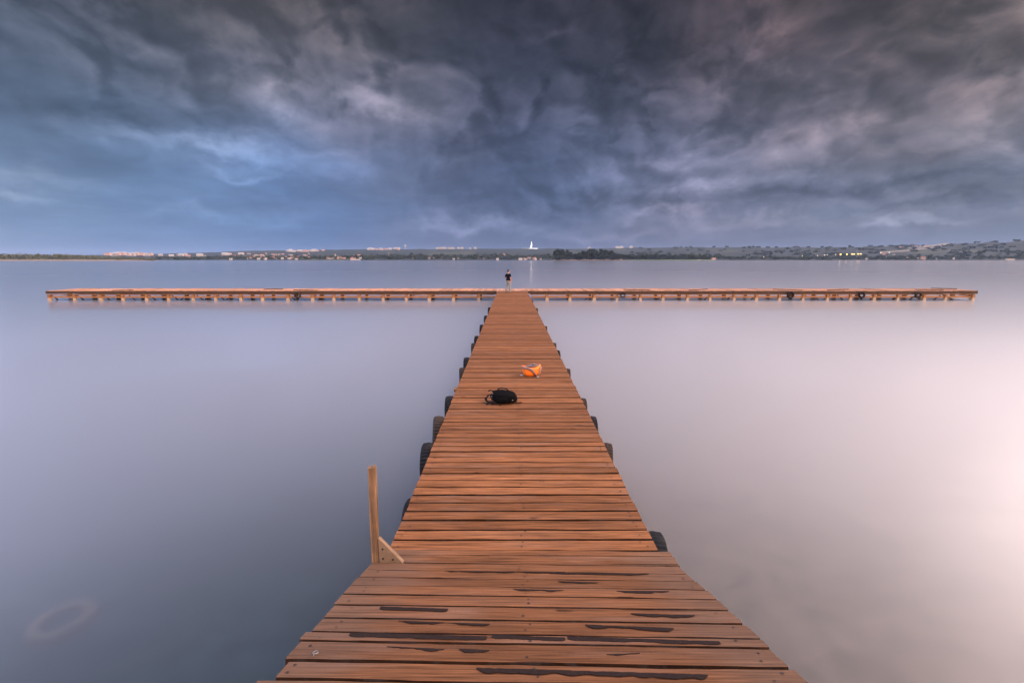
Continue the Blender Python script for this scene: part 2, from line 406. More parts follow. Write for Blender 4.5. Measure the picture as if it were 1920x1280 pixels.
# ------------------------------------------------------------------ water and bed
def grid_plane(name, xs, ys, zf, mat):
    vs = [(x, y, zf(x, y)) for y in ys for x in xs]
    nx = len(xs)
    fs = [(j * nx + i, j * nx + i + 1, (j + 1) * nx + i + 1, (j + 1) * nx + i) for j in range(len(ys) - 1) for i in range(nx - 1)]
    return mesh_obj(name, vs, fs, mat, smooth=True)
wat = mesh_obj('water', [(-9000, -400, 0), (9000, -400, 0), (9000, 7000, 0), (-9000, 7000, 0)], [(0, 1, 2, 3)], water_mat())
tag(wat, 'smooth pale lake water around the wooden pier', None, None, 'structure')
def bed_z(x, y):
    r = math.hypot(x, y)
    return -.5 - .012 * r - .10 * mnoise.noise((x * .35, y * .35, 0)) - .05 * mnoise.noise((x * 1.1, y * 1.1, 3))
bx = [-9000, -500, -80] + [-30 + i * .6 for i in range(101)] + [80, 500, 9000]
by = [-400, -40] + [-8 + i * .6 for i in range(80)] + [80, 500, 7000]
bed = grid_plane('lake_ground', bx, by, lambda x, y: bed_z(x, y) if abs(x) < 100 and abs(y) < 100 else -3.0, bed_mat())
tag(bed, 'sandy lake floor showing faintly through the shallow water', None, None, 'structure')

# ------------------------------------------------------------------ the pier
pier = empty('wooden_pier', (0, 38, 0), 'long brown plank pier ending in a wide cross arm on short piles', 'pier')
OFF = Vector((0, -38, 0))
def P_build(mb, name, mats, smooth=False):
    o = mb.build(name, mats, None, smooth)
    for v in o.data.vertices: v.co += OFF
    o.parent = pier
    return o

def board(mb, x0, x1, y0, y1, z1, th, seg, jit=.004, skew=0.0, tilt=0.0, mi=0, zf=None, chip=0.0):
    """plank along x with worn, slightly wavy long edges and a small chamfer"""
    cs = []      # cross-sections
    r = rnd.random() * 100
    for i in range(seg + 1):
        x = x0 + (x1 - x0) * i / seg
        a = jit * (mnoise.noise((x * 2.3, r, 0)) + .5 * mnoise.noise((x * 9, r, 7)))
        b = jit * (mnoise.noise((x * 2.3, r, 20)) + .5 * mnoise.noise((x * 9, r, 27)))
        dz = .35 * jit * mnoise.noise((x * 1.1, r, 40))
        sk = skew * x
        c = .0022
        ya, yb = y0 + a + sk, y1 + b + sk
        cs.append([(x, ya, z1 - th), (x, ya, z1 - c + dz), (x, ya + c, z1 + dz), (x, yb - c, z1 + dz + tilt), (x, yb, z1 - c + dz + tilt), (x, yb, z1 - th)])
    vs = [p for c in cs for p in c]
    fs = []
    for i in range(seg):
        for k in range(6):
            k2 = (k + 1) % 6
            fs.append((i * 6 + k, (i + 1) * 6 + k, (i + 1) * 6 + k2, i * 6 + k2))
    fs.append(tuple(range(0, 6))); fs.append(tuple(seg * 6 + k for k in range(5, -1, -1)))
    if zf: vs = [zf(v) for v in vs]
    mb.add(vs, fs, mi)
    for i in range(seg):      # long side faces and underside take the painted gap shade
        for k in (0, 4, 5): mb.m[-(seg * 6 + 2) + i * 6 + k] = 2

def disc(mb, c, r, mi, zf=None, n=7):
    vs = [(c[0] + r * math.cos(2 * math.pi * k / n), c[1] + r * math.sin(2 * math.pi * k / n), c[2]) for k in range(n)]
    if zf: vs = [zf(v) for v in vs]
    mb.add(vs, [tuple(range(n))], mi)

XL, XR = -1.105, 1.332
Y0 = 3.574
# main walkway
mb = MB()
y = 3.735
while y < 37.9:
    w = .165 + rnd.uniform(-.010, .010)
    gap = rnd.choice((.019, .022, .024, .027, .033)) if y < 10 else rnd.choice((.022, .028, .034, .042))
    seg = 22 if y < 7 else 10 if y < 14 else 4
    zt = HD + rnd.uniform(-.005, .005)
    e = .006 if y < 36 else .02
    board(mb, XL + rnd.uniform(-e, e), XR + rnd.uniform(-e, e), y, y + w - gap, zt, .05, seg, .008 if y < 14 else .004, skew=rnd.uniform(-.0015, .0015), tilt=rnd.uniform(-.003, .003))
    if y < 16:
        for xx in (XL + .09, XR - .10, .115):
            for q in (.3, .7):
                if rnd.random() < .75: disc(mb, (xx + rnd.uniform(-.03, .03), y + w * q, zt + .0045), rnd.uniform(.006, .011), 1)
    y += w
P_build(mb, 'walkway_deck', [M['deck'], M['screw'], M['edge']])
# joists and edge beams under the walkway
for x in (XL + .10, XR - .10, .11):
    mb = MB(); mb.box(x - .05, x + .05, 3.65, 37.7, HD - .22, HD - .058)
    P_build(mb, 'joist', M['fascia'])

# ramp coming down onto the walkway
SL = R(19.2)
def ramp_pt(v):     # local: x, s up the ramp towards the camera, height over the ramp
    x, s, z = v
    return (x, Y0 - s * math.cos(SL) + z * math.sin(SL) - .022 * x, HD + s * math.sin(SL) + z * math.cos(SL))
def ramp_s(px, py):
    d = ray(px, py); S = math.tan(SL)
    t = (Y0 * S - CAMH) / (d.z + d.y * S)
    x = d.x * t
    yy = d.y * t + .022 * x
    return x, (Y0 - yy) / math.cos(SL)
mb = MB()
# landing boards between walkway and ramp
for (ya, yb, xa, xb) in ((3.655, 3.722, XL - .02, 1.435), (3.545, 3.648, -1.19, 1.446)):
    board(mb, xa, xb, ya, yb, HD + .004, .05, 24, .006, skew=-.012)
edges = [.035, .071, .258, .428, .604, .769, .948, 1.147, 1.337, 1.446, 1.647, 1.816, 1.99, 2.17, 2.35, 2.52, 2.70, 2.88, 3.06, 3.24, 3.42, 3.60, 3.8, 4.0, 4.2]
ends = {8: (-.02, 0), 10: (.035, .0), 11: (-.03, .05)}
for i in range(len(edges) - 1):
    s0, s1 = edges[i], edges[i + 1]
    g = .019 if i < 5 else .028
    dl, dr = ends.get(i, (0, 0))
    board(mb, -1.19 + rnd.uniform(-.012, .012) + dl, 1.44 + rnd.uniform(-.015, .015) + dr, s0 + g / 2, s1 - g / 2, rnd.uniform(-.002, .003) + .002, .055, 30, .009, zf=ramp_pt)
    for xx in (-1.08, .10, 1.32):
        for q in (.3, .7):
            if rnd.random() < .7: disc(mb, (xx + rnd.uniform(-.04, .04), s0 + (s1 - s0) * q, .0068), rnd.uniform(.006, .010), 1, ramp_pt)
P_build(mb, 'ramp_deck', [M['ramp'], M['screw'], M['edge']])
for x in (-1.05, 1.30, .12):
    mb = MB()
    vs = [ramp_pt((x + a, s, z)) for s in (.02, 4.2) for a in (-.05, .05) for z in (-.22, -.06)]
    mb.add(vs, [(0,1,3,2),(4,6,7,5),(0,2,6,4),(1,5,7,3),(0,4,5,1),(2,3,7,6)])
    P_build(mb, 'ramp_joist', M['fascia'])
# worn remains of black anti-slip strips on the ramp boards, by their ends and thickness in the photograph
strips = [
    (833,1073,1060,1074,3.0,.6,1),(1020,1075,1218,1077,3.5,.5,2),(1046,1092,1122,1094,4,.7,3),(962,1107,1057,1109,4,.8,4),(1157,1110,1256,1110,5,.7,5),
    (712,1142.5,839,1146,7,.15,6),(1184,1153,1305,1156,7,.5,7),(746,1169,918,1174,6,.85,8),(1098,1175,1266,1181,8,.45,9),
    (655,1193,912,1199,10,.2,10),(922,1196,1060,1200,9,.25,11),(1064,1198,1352,1206,9,.22,12),
    (724,1217,832,1222,6,.9,13),(860,1222,917,1224,8,.35,14),(1138,1230,1201,1227,5,1.0,15),(892,1259,1331,1270,12,.4,16)]
for (xa, ya, xb, yb, th, ir, sd_) in strips:
    th *= .85
    mb = MB(); n = max(10, int((xb - xa) / 7)); top = []; bot = []
    for i in range(n + 1):
        u = i / n
        px = xa + (xb - xa) * u; py = ya + (yb - ya) * u
        x, s = ramp_s(px, py); x2, s2 = ramp_s(px, py + th)
        hw = (s2 - s)
        taper = min(1, u * n / 1.5, (1 - u) * n / 1.5) if ir > .3 else min(1, .7 + u * n, .7 + (1 - u) * n)
        low = hw * taper * (1 - ir * max(0, .5 + 1.1 * mnoise.noise((u * n * .22, sd_ * 7.7, 0)) + .4 * mnoise.noise((u * n * .7, sd_ * 3.1, 5))))
        low = max(low, hw * .12)
        cut = hw * .18 * max(0, mnoise.noise((u * n * .5, sd_ * 5.1, 9)))
        top.append((x, s - hw * .5 + cut)); bot.append((x, s - hw * .5 + max(low, cut + .002)))
    vs = [ramp_pt((a, b, .0085)) for a, b in top] + [ramp_pt((a, b, .0085)) for a, b in bot]
    vs += [ramp_pt((a, b, .0062)) for a, b in top] + [ramp_pt((a, b, .0062)) for a, b in bot]
    k = n + 1; fs = []
    for i in range(n):
        fs.append((i, i + 1, k + i + 1, k + i)); fs.append((2 * k + i, 3 * k + i, 3 * k + i + 1, 2 * k + i + 1))
        fs.append((i, 2 * k + i, 2 * k + i + 1, i + 1)); fs.append((k + i, k + i + 1, 3 * k + i + 1, 3 * k + i))
    fs.append((0, k, 3 * k, 2 * k)); fs.append((n, 2 * k + n, 3 * k + n, k + n))
    mb.add(vs, fs)
    P_build(mb, 'anti_slip_strip', M['tape'])
# pale ring screw near the left end of a ramp board
x, s = ramp_s(592, 1227)
mb = MB()
ring = [ramp_pt((x + .013 * math.cos(a) , s + .013 * math.sin(a), .008)) for a in [2 * math.pi * k / 12 for k in range(13)]]
mb.tube(ring, .004, 6, 0, False)
mb.tube([ramp_pt((x, s + .018, .010)), ramp_pt((x + .002, s + .034, .004))], .003, 6)
P_build(mb, 'ring_bolt', M['steel'])

# cross arm
YA, YB = 38.02, 41.0
XA, XB = -38.55, 38.85
def arm_deck(x0, x1):
    mb = MB(); x = x0
    while x < x1 - .05:
        w = .185 + rnd.uniform(-.02, .02); gap = rnd.uniform(.018, .045)
        zt = HD + rnd.uniform(-.012, .012) + .02 * mnoise.noise((x * .3, 0, 0))
        if rnd.random() < .05: zt += .03
        tl = rnd.uniform(-.008, .008); a = YA - .05 + rnd.uniform(-.03, .02); b = YB + rnd.uniform(-.04, .05)
        if rnd.random() < .02 and x > 3: x += w; continue
        t2 = rnd.uniform(-.012, .012)
        vs = [(x, a, zt - .035), (x + w - gap, a, zt - .035), (x + w - gap, b, zt - .035 + t2), (x, b, zt - .035 + t2), (x, a, zt), (x + w - gap, a, zt + tl), (x + w - gap, b, zt + tl + t2), (x, b, zt + t2)]
        mb.add(vs, [(0,3,2,1),(4,5,6,7),(0,1,5,4),(1,2,6,5),(2,3,7,6),(3,0,4,7)])
        x += w
    return P_build(mb, 'arm_deck', M['arm'])
arm_deck(XA, 0.11); arm_deck(0.13, XB)
def long_beam(name, x0, x1, y0, y1, z0, z1, mat, rough=.0, step=.25, cut=None):
    """a beam along x whose lower or upper edge is worn"""
    mb = MB(); n = max(2, int((x1 - x0) / step)); vs = []; fs = []
    sd_ = rnd.random() * 50
    for i in range(n + 1):
        x = x0 + (x1 - x0) * i / n
        a = rough * (mnoise.noise((x * .35, sd_, 0)) + .7 * mnoise.noise((x * 1.7, sd_, 4)))
        b = rough * (mnoise.noise((x * .3, sd_, 9)) + .8 * mnoise.noise((x * 2.1, sd_, 14)))
        c = rough * .8 * mnoise.noise((x * .9, sd_, 22))
        vs += [(x, y0 + c, z0 + a), (x, y0 + c * .5, z1 + b * .6), (x, y1, z1 + b * .6), (x, y1, z0 + a)]
    for i in range(n):
        for k in range(4):
            k2 = (k + 1) % 4
            fs.append((i * 4 + k, (i + 1) * 4 + k, (i + 1) * 4 + k2, i * 4 + k2))
    fs.append((0, 1, 2, 3)); fs.append((n * 4 + 3, n * 4 + 2, n * 4 + 1, n * 4))
    mb.add(vs, fs)
    return P_build(mb, name, mat)
for (xa, xb) in ((XA, XL - .06), (XR + .06, XB)):
    seglen = 6.3; x = xa
    while x < xb - .5:
        xe = min(x + seglen + rnd.uniform(-1.0, 1.0), xb)
        if xb - xe < 1.5: xe = xb
        long_beam('fascia_beam', x, xe - .02, YA - .13, YA - .055, HD - .245, HD - .02 + rnd.uniform(-.015, .015), M['fascia'], .036)
        x = xe
    long_beam('ledger', xa + .2, xb - .2, YA - .10, YA + .03, HD - .335, HD - .275, M['rail'], .014)
    long_beam('rear_beam', xa + .1, xb - .1, YB - .12, YB - .03, HD - .26, HD - .05, M['fascia'], .01)
    long_beam('lower_rail', xa + .35, xb - .1, YA - .07, YA + .04, HD - .57, HD - .435, M['rail'], .006)
    long_beam('rear_rail', xa + .35, xb - .1, YB - .22, YB - .13, HD - .50, HD - .40, M['fascia'], .006)
# piles: front row and rear row, by where they stand along the arm in the photograph
front = [93,140,189,230,275,316,362,404,451,491.5,539,586,626,673,718,761.5,805,850,897,1025.5,1069,1114,1157,1201,1243.5,1290,1332,1377,1420,1463,1508,1553,1597,1641.5,1686,1735,1776,1827]
rear = [135,180,225,270,310,352,393,434,475,514,558,604,643,688,728,771,812,855,901,1064,1106,1147,1189,1229,1273,1313,1357,1397,1440,1482,1525,1564,1607,1649,1695,1730,1786,1820]
def make_pile(h):
    mb = MB()
    mb.box(-.115, .115, -.115, .115, -1.2, h - HD, 0, None, .012)
    o = mb.build('pile', M['pile'], pier)
    mc = MB(); mc.box(-.125, .125, -.125, .125, -1.0, -.58, 0, None, .02); mc.build('pile_footing', M['concrete'], o)
    return o
pile0 = make_pile(HD - .30)
def put(o, x, y, rz=0.0, z=HD, first=False):
    c = o if first else o.copy()
    if not first:
        COL.objects.link(c); c.parent = o.parent
        for ch in o.children:
            d = ch.copy(); COL.objects.link(d); d.parent = c
    c.location = Vector((x, y, z)) + OFF
    c.rotation_euler = (rnd.uniform(-.02, .02), rnd.uniform(-.035, .035), rz)
    w_ = rnd.uniform(.8, 1.12); c.scale = (w_, w_, 1)
    return c
fx = []
for i, px in enumerate(front):
    x = (px - 958) / FPX * 37.86
    fx.append(x)
    put(pile0, x, YA - .01, rnd.uniform(-.1, .1), HD, i == 0)
mr = MB(); mr.box(-.12, .12, -.12, .12, -1.2, -.06, 0, None, .012)
pile1 = mr.build('pile', M['fascia'], pier)
for i, px in enumerate(rear):
    x = (px - 958) / FPX * 40.7
    put(pile1, x, YB - .28, rnd.uniform(-.1, .1), HD - .22, i == 0)
yy = 5.2; wp = []
while yy < 37:
    for x in (XL + .16, XR - .16): put(pile1, x, yy, 0, HD - .16)
    yy += 3.9
# short diagonal braces below the lower rail
br = MB(); br.box(-.035, .035, -.035, .035, -.34, .34)
brace0 = br.build('brace', M['fascia'], pier)
brs = [(100,1),(148,1),(197,1),(245,1),(283,1),(325,1),(340,-1),(372,1),(385,-1),(412,1),(425,-1),(545,1),(594,1),(598,-1),(722,-1),(768,-1),(1100,-1),(1235,-1),(1324,-1),(1367,-1),(1412,-1),(1505,-1),(1530,1),(1550,-1),(1576,1),(1636,-1),(1613,1),(1680,-1),(1712,-1),(1722,1),(1758,-1)]
for i, (px, s_) in enumerate(brs):
    x = (px - 958) / FPX * 38.3
    c = brace0 if i == 0 else brace0.copy()
    if i: COL.objects.link(c); c.parent = pier
    c.location = Vector((x + .12, YA + .45, .16)) + OFF
    c.rotation_euler = (0, -s_ * R(-52), 0) if False else (0, R(-52) * s_, 0)
# loose and broken timbers lying along the arm edge or hanging below it
lt_ = MB(); lt_.box(-1.1, 1.1, -.05, .05, -.02, .02, 0, None, .008)
loose0 = lt_.build('loose_plank', M['fascia'], pier)
for i, (px, dz_, dy_, ln, rz, ry) in enumerate(((575, .035, .3, .9, 4, 1.5), (235, .03, .25, .8, -3, -1), (500, .05, 1.6, .7, 12, 0), (1194, .05, .4, 1.0, -6, 1), (1310, .06, .5, .8, 14, -2), (1480, .05, .6, 1.1, -4, 2), (1570, .06, .3, .9, 8, -1.5), (1745, .05, .5, 1.0, -5, 1.5), (1800, .07, 1.8, .9, -10, 1), (1770, -.46, .15, .6, 0, 24), (1690, -.50, .3, .7, 5, -14), (1722, -.52, .2, .5, 0, 30), (130, -.36, .2, .8, 0, 4), (1800, -.37, .1, .8, 0, 5))):
    c = loose0 if i == 0 else loose0.copy()
    if i: COL.objects.link(c); c.parent = pier
    c.location = Vector(((px - 958) / FPX * 38.3, YA + dy_, HD + dz_)) + OFF; c.scale = (ln, 1, 1.4); c.rotation_euler = (0, R(ry), R(rz))
# a pale round timber end sticking out on the left of the walkway
pe = on_z(852, 727, HD - .05)
mb = MB(); mb.tube([(XL + .3, pe.y, HD - .10), (XL - .09, pe.y, HD - .085)], .05, 10)
P_build(mb, 'beam_end', M['post'])

# ------------------------------------------------------------------ post on the left
pp = on_z(702, 1060, HD)
post = empty('mooring_post', (pp.x, pp.y + .035, HD + .004), 'upright weathered wooden post at the left pier edge with a triangular foot plate', 'post')
mb = MB(); bm_n = 9
vs = []; fs = []
for i in range(bm_n + 1):
    u = i / bm_n; z = -.12 + u * (.895 + .12)
    dx = .018 * u + .003 * mnoise.noise((u * 3, 1, 0)); w = .030 + .002 * mnoise.noise((u * 5, 4, 0))
    for (a, b) in ((-1, -1), (1, -1), (1, 1), (-1, 1)):
        vs.append((dx + a * w, b * w * .95 + .002 * mnoise.noise((u * 4, a, b)), z + (.004 * a if i == bm_n else 0)))
for i in range(bm_n):
    for k in range(4):
        fs.append((i * 4 + k, i * 4 + (k + 1) % 4, (i + 1) * 4 + (k + 1) % 4, (i + 1) * 4 + k))
fs.append((bm_n * 4, bm_n * 4 + 1, bm_n * 4 + 2, bm_n * 4 + 3)); fs.append((3, 2, 1, 0))
mb.add(vs, fs)
sh = mb.build('post_shaft', M['post'], post, False)
bv = sh.modifiers.new('b', 'BEVEL'); bv.width = .005; bv.segments = 2; bv.limit_method = 'ANGLE'
mb = MB()
prof = [(.040, .002), (.245, .002), (.247, .014), (.052, .245), (.040, .25)]
n = len(prof)
mb.add([(x, -.025, z) for x, z in prof] + [(x, .015, z) for x, z in prof], [tuple(range(n)), tuple(range(2 * n - 1, n - 1, -1))] + [(i, n + i, n + (i + 1) % n, (i + 1) % n) for i in range(n)])
bk = mb.build('foot_plate', M['plate'], post)
for (x, z) in ((.075, .06), (.075, .15), (.16, .05)):
    mb = MB(); mb.tube([(x, -.0255, z), (x, -.031, z)], [.009, .008], 8); mb.build('bolt', M['screw'], post)
bv = bk.modifiers.new('b', 'BEVEL'); bv.width = .004; bv.segments = 2

# ------------------------------------------------------------------ tyres
def tyre_mesh(name, Ro=.32, W=.19, Ri=.19, treads=34, mats=None):
    """axis along x; real tread blocks, rounded shoulders, hollow inside"""
    prof = [(-.30 * W, Ri), (-.46 * W, Ri + .02), (-.5 * W, (Ro + Ri) / 2), (-.47 * W, Ro - .035), (-.38 * W, Ro - .010), (-.2 * W, Ro - .001), (0, Ro), (.2 * W, Ro - .001), (.38 * W, Ro - .010), (.47 * W, Ro - .035), (.5 * W, (Ro + Ri) / 2), (.46 * W, Ri + .02), (.30 * W, Ri),
            (.34 * W, Ri + .03), (.40 * W, (Ro + Ri) / 2), (.3 * W, Ro - .03), (0, Ro - .022), (-.3 * W, Ro - .03), (-.40 * W, (Ro + Ri) / 2), (-.34 * W, Ri + .03)]
    n = len(prof); N = treads * 3; vs = []; fs = []
    for i in range(N):
        a = 2 * math.pi * i / N
        for j, (x, r) in enumerate(prof):
            rr = r
            if 4 <= j <= 8 and i % 3 == 0: rr = r - .017
            if j in (5, 7): rr -= .005
            vs.append((x, rr * math.cos(a), rr * math.sin(a)))
    for i in range(N):
        i2 = (i + 1) % N
        for j in range(n):
            j2 = (j + 1) % n
            fs.append((i * n + j, i2 * n + j, i2 * n + j2, i * n + j2))
    return vs, fs
tv, tf = tyre_mesh('t')
def tyre(x, y, z, label, rot=(0, 0, 0), scale=1.0, mat='rubber', group='old tyres hung along the pier as fenders', data=None):
    o = mesh_obj('fender_tyre', tv, tf, M[mat]) if data is None else bpy.data.objects.new('fender_tyre', data)
    if data is not None: COL.objects.link(o)
    o.location = (x, y, z); o.rotation_euler = rot; o.scale = (scale,) * 3
    return tag(o, label, 'tyre', group)
t_a = tyre(XL - .085, 6.13, HD - .29, 'black tyre on the left walkway side, nearest one that shows fully', (0, 0, R(3)), .93)
dat = t_a.data
t_b = tyre(XL - .11, 7.22, HD - .29, 'pale worn tyre with clear tread blocks, left side of the walkway', (0, R(4), R(10)), .97, 'rubber_w')
datw = t_b.data
L_ = [(8.45, .98, dat, 'black tyre on the left walkway side beside the black backpack', 4),
      (10.85, .95, datw, 'brownish tyre on the left walkway side level with the orange bag', 8),
      (11.95, 1.0, dat, 'black tyre on the left side, just beyond the brownish one level with the orange bag', 2),
      (14.25, .9, datw, 'brownish tyre on the left side, nearer one of the close pair beyond the bags', 8),
      (15.55, .95, dat, 'black tyre on the left side, farther one of the close pair beyond the bags', 0),
      (18.3, .95, dat, 'lone black tyre on the left side, third from the far end of the walkway', 0),
      (21.3, .95, dat, 'small looking black tyre on the left side, second from the far end', 0),
      (25.0, .95, dat, 'black tyre on the left side, last before the cross arm', 0)]
for (y_, s_, d_, lb, rz) in L_: tyre(XL - .078, y_, HD - .30, lb, (0, 0, R(rz)), s_ * .94, data=d_)
tyre(XL - .005, 4.72, HD - .38, 'black tyre barely peeping out on the left, nearest the upright post', (0, 0, 0), .95, data=dat)
R_ = [(3.93, 1.0, dat, 'black tyre on the right side, nearest the ramp at the front', -6, .09, -.29),
      (6.15, .98, datw, 'brownish tyre on the right side, second from the front', -10, .08, -.30),
      (7.3, .98, dat, 'black tyre on the right side, third from the front, farther of a near pair', -4, .07, -.30),
      (8.35, .95, datw, 'worn tyre on the right side opposite the black backpack', -4, .07, -.30),
      (10.75, .95, datw, 'worn tyre on the right side just behind the orange bag', -6, .07, -.30),
      (13.1, .9, dat, 'dark tyre on the right side, nearer one of the two beyond the orange bag', 0, .07, -.30),
      (14.3, .9, datw, 'brownish tyre on the right side, farther one of the two beyond the orange bag', -5, .08, -.30),
      (18.0, .9, datw, 'pale tyre on the right side halfway between bags and cross arm', -5, .08, -.30),
      (24.6, .95, dat, 'dark tyre on the right side, second before the cross arm', 0, .08, -.30),
      (29.6, .95, dat, 'dark tyre on the right side, last before the cross arm', 0, .07, -.32)]
for (y_, s_, d_, lb, rz, dx, dz) in R_: tyre(XR + dx - .04, y_, HD + dz, lb, (0, 0, R(rz)), s_ * .93, data=d_)
A_ = [(558, 'tyre hung on the left half of the cross arm', 1.0, 0), (1168, 'squat dark tyre on the cross arm, nearest the walkway on the right half', .8, 20), (1483, 'upright tyre on the middle of the right half of the cross arm', 1.05, 0),
      (1617, 'tyre on the cross arm between the upright tyre and the dangling one', .95, 8), (1723, 'dark dangling tyre nearest the right tip of the cross arm', .95, -12)]
for px, lb, s_, a_ in A_:
    tyre((px - 958) / FPX * 37.7, YA - .24, HD - .34, lb, (0, R(a_), R(90)), s_ * .88, data=datw if px in (558, 1723) else dat)
    o = MB()
# drowned tyre on the lake floor, lower left
sp = on_z(124, 1190, -.52)
datk = datw.copy(); datk.materials[0] = simple_mat('silted_rubber', (.080, .063, .048), .95, .5, 9, 0, 0, 0)
st = bpy.data.objects.new('sunken_tyre', datk); COL.objects.link(st)
st.location = (sp.x, sp.y, bed_z(sp.x, sp.y) + .09); st.rotation_euler = (0, R(86), R(10)); st.scale = (.9,) * 3
tag(st, 'tyre lying drowned on the lake floor, a faint ring in the water', 'tyre')

# ------------------------------------------------------------------ skinned bodies
def skin_obj(name, verts, edges, radii, mat, parent=None, sub=2, root=0, loose=None):
    me = bpy.data.meshes.new(name)
    me.from_pydata(verts, edges, [])
    o = bpy.data.objects.new(name, me); COL.objects.link(o)
    sk = o.modifiers.new('skin', 'SKIN'); sk.use_smooth_shade = True; sk.branch_smoothing = .6
    for i, r in enumerate(radii):
        rr = r if isinstance(r, tuple) else (r, r)
        me.skin_vertices[0].data[i].radius = rr
    me.skin_vertices[0].data[root].use_root = True
    ss = o.modifiers.new('sub', 'SUBSURF'); ss.levels = sub; ss.render_levels = sub
    dg = bpy.context.evaluated_depsgraph_get(); dg.update()
    nm = bpy.data.meshes.new_from_object(o.evaluated_get(dg))
    o.modifiers.clear(); o.data = nm; nm.name = name
    nm.materials.clear(); nm.materials.append(mat)
    nm.polygons.foreach_set('use_smooth', [True] * len(nm.polygons))
    if parent: o.parent = parent
    return o

# person: local frame faces +y, right hand on +x
fp = on_z(953, 549, HD)
man = empty('person', (fp.x, fp.y, HD + .012), 'person in a black t-shirt and faded trousers standing with back turned at the pier end', 'person', None, R(-32))
HIP, KN, AN = .93, .50, .09
lk = [(0,0,HIP),                                       # 0 pelvis
      (.10,0,HIP-.06),(.145,.03,KN),(.17,-.02,AN),(.185,.10,.045),         # right leg 1-4
      (-.10,0,HIP-.06),(-.15,.01,KN),(-.19,-.06,AN),(-.215,.06,.045),      # left leg 5-8
      (0,-.01,1.12),(0,-.01,1.33),(0,-.005,1.46),(0,.012,1.53),         # spine 9-12 (neck)
      (.165,-.01,1.425),(.235,-.06,1.17),(.225,.06,.945),               # right arm 13-15
      (-.165,-.01,1.425),(-.235,-.03,1.17),(-.17,.12,.98)]              # left arm 16-18
le = [(0,1),(1,2),(2,3),(3,4),(0,5),(5,6),(6,7),(7,8),(0,9),(9,10),(10,11),(11,12),(10,13),(13,14),(14,15),(10,16),(16,17),(17,18)]
lr = [(.14,.105),.085,.058,.040,(.042,.034),.085,.058,.040,(.042,.034),(.13,.10),(.135,.098),.068,.054,.056,.042,.030,.056,.042,.030]
# head and hands as further vertices of the same skeleton: one surface
hd = len(lk); lk += [(0.01,.018,1.60),(.012,.02,1.68),(.012,.012,1.725)]; le += [(12,hd),(hd,hd+1),(hd+1,hd+2)]; lr += [(.070,.078),(.078,.092),(.055,.062)]
for side, wr in ((1, 15), (-1, 18)):
    wx, wy, wz = lk[wr]; b = len(lk)
    dy = .03 if side > 0 else .035
    lk += [(wx + side * .002, wy + dy, wz - .075)]; le += [(wr, b)]; lr += [(.036, .020)]
    for k in range(4):
        c = len(lk); o_ = (k - 1.5) * .019; ln = (.06, .072, .066, .05)[k]
        lk += [(wx + side * .004, wy + dy + .01 - o_, wz - .12), (wx - side * .012, wy + dy + .016 - o_, wz - .12 - ln)]
        le += [(b, c), (c, c + 1)]; lr += [.0095, .0075]
    c = len(lk); lk += [(wx - side * .012, wy + dy + .045, wz - .085), (wx - side * .016, wy + dy + .06, wz - .125)]; le += [(b, c), (c, c + 1)]; lr += [.011, .009]
body = skin_obj('body', lk, le, lr, M['skin'], man, 2)
# face: nose, ears, eyes on a head turned to the right
hm = Matrix.Translation((.012, .02, 1.665)) @ Matrix.Rotation(R(-38), 4, 'Z')
mb = MB()
mb.add([hm @ Vector(v) for v in [(-.012,.092,.005),(.012,.092,.005),(0,.122,-.018),(-.016,.094,-.028),(.016,.094,-.028),(0,.095,.03)]], [(0,2,5),(5,2,1),(0,3,2),(1,2,4),(3,4,2)])
mb.build('nose', M['skin'], man, True)
for s_ in (-1, 1):
    mb = MB(); mb.tube([hm @ Vector((s_ * .078, .0, .022)), hm @ Vector((s_ * .088, -.006, .0)), hm @ Vector((s_ * .079, .004, -.028))], [.012, .016, .010], 8); mb.build('ear', M['skin'], man, True)
    mb = MB(); mb.tube([hm @ Vector((s_ * .032, .084, .018)), hm @ Vector((s_ * .032, .090, .018))], [.011, .008], 8); mb.build('eye', M['hair'], man, True)
mb = MB(); mb.tube([hm @ Vector((-.024, .088, -.052)), hm @ Vector((.024, .088, -.052))], .005, 6); mb.build('mouth', simple_mat('lips', (.36, .14, .11), .5), man, True)
# hair cap covering crown and back of the head
bm = bmesh.new(); bmesh.ops.create_icosphere(bm, subdivisions=3, radius=1)
vs = []
for v in bm.verts:
    c = v.co.normalized()
    k = 1.0 + .05 * mnoise.noise(c * 4)
    p = Vector((c.x * .104 * k, c.y * .116 * k, c.z * .108 * k + .020))
    v.co = p
kill = [v for v in bm.verts if (v.co.y > .062 and v.co.z < .055) or (v.co.y > .015 and v.co.z < .0) or v.co.z < -.075]
bmesh.ops.delete(bm, geom=kill, context='VERTS')
me = bpy.data.meshes.new('hair'); bm.to_mesh(me); bm.free()
me.materials.append(M['hair']); me.polygons.foreach_set('use_smooth', [True] * len(me.polygons))
ho = bpy.data.objects.new('hair', me); COL.objects.link(ho); ho.parent = man; ho.matrix_local = hm
so_ = ho.modifiers.new('s', 'SOLIDIFY'); so_.thickness = .012; so_.offset = 1
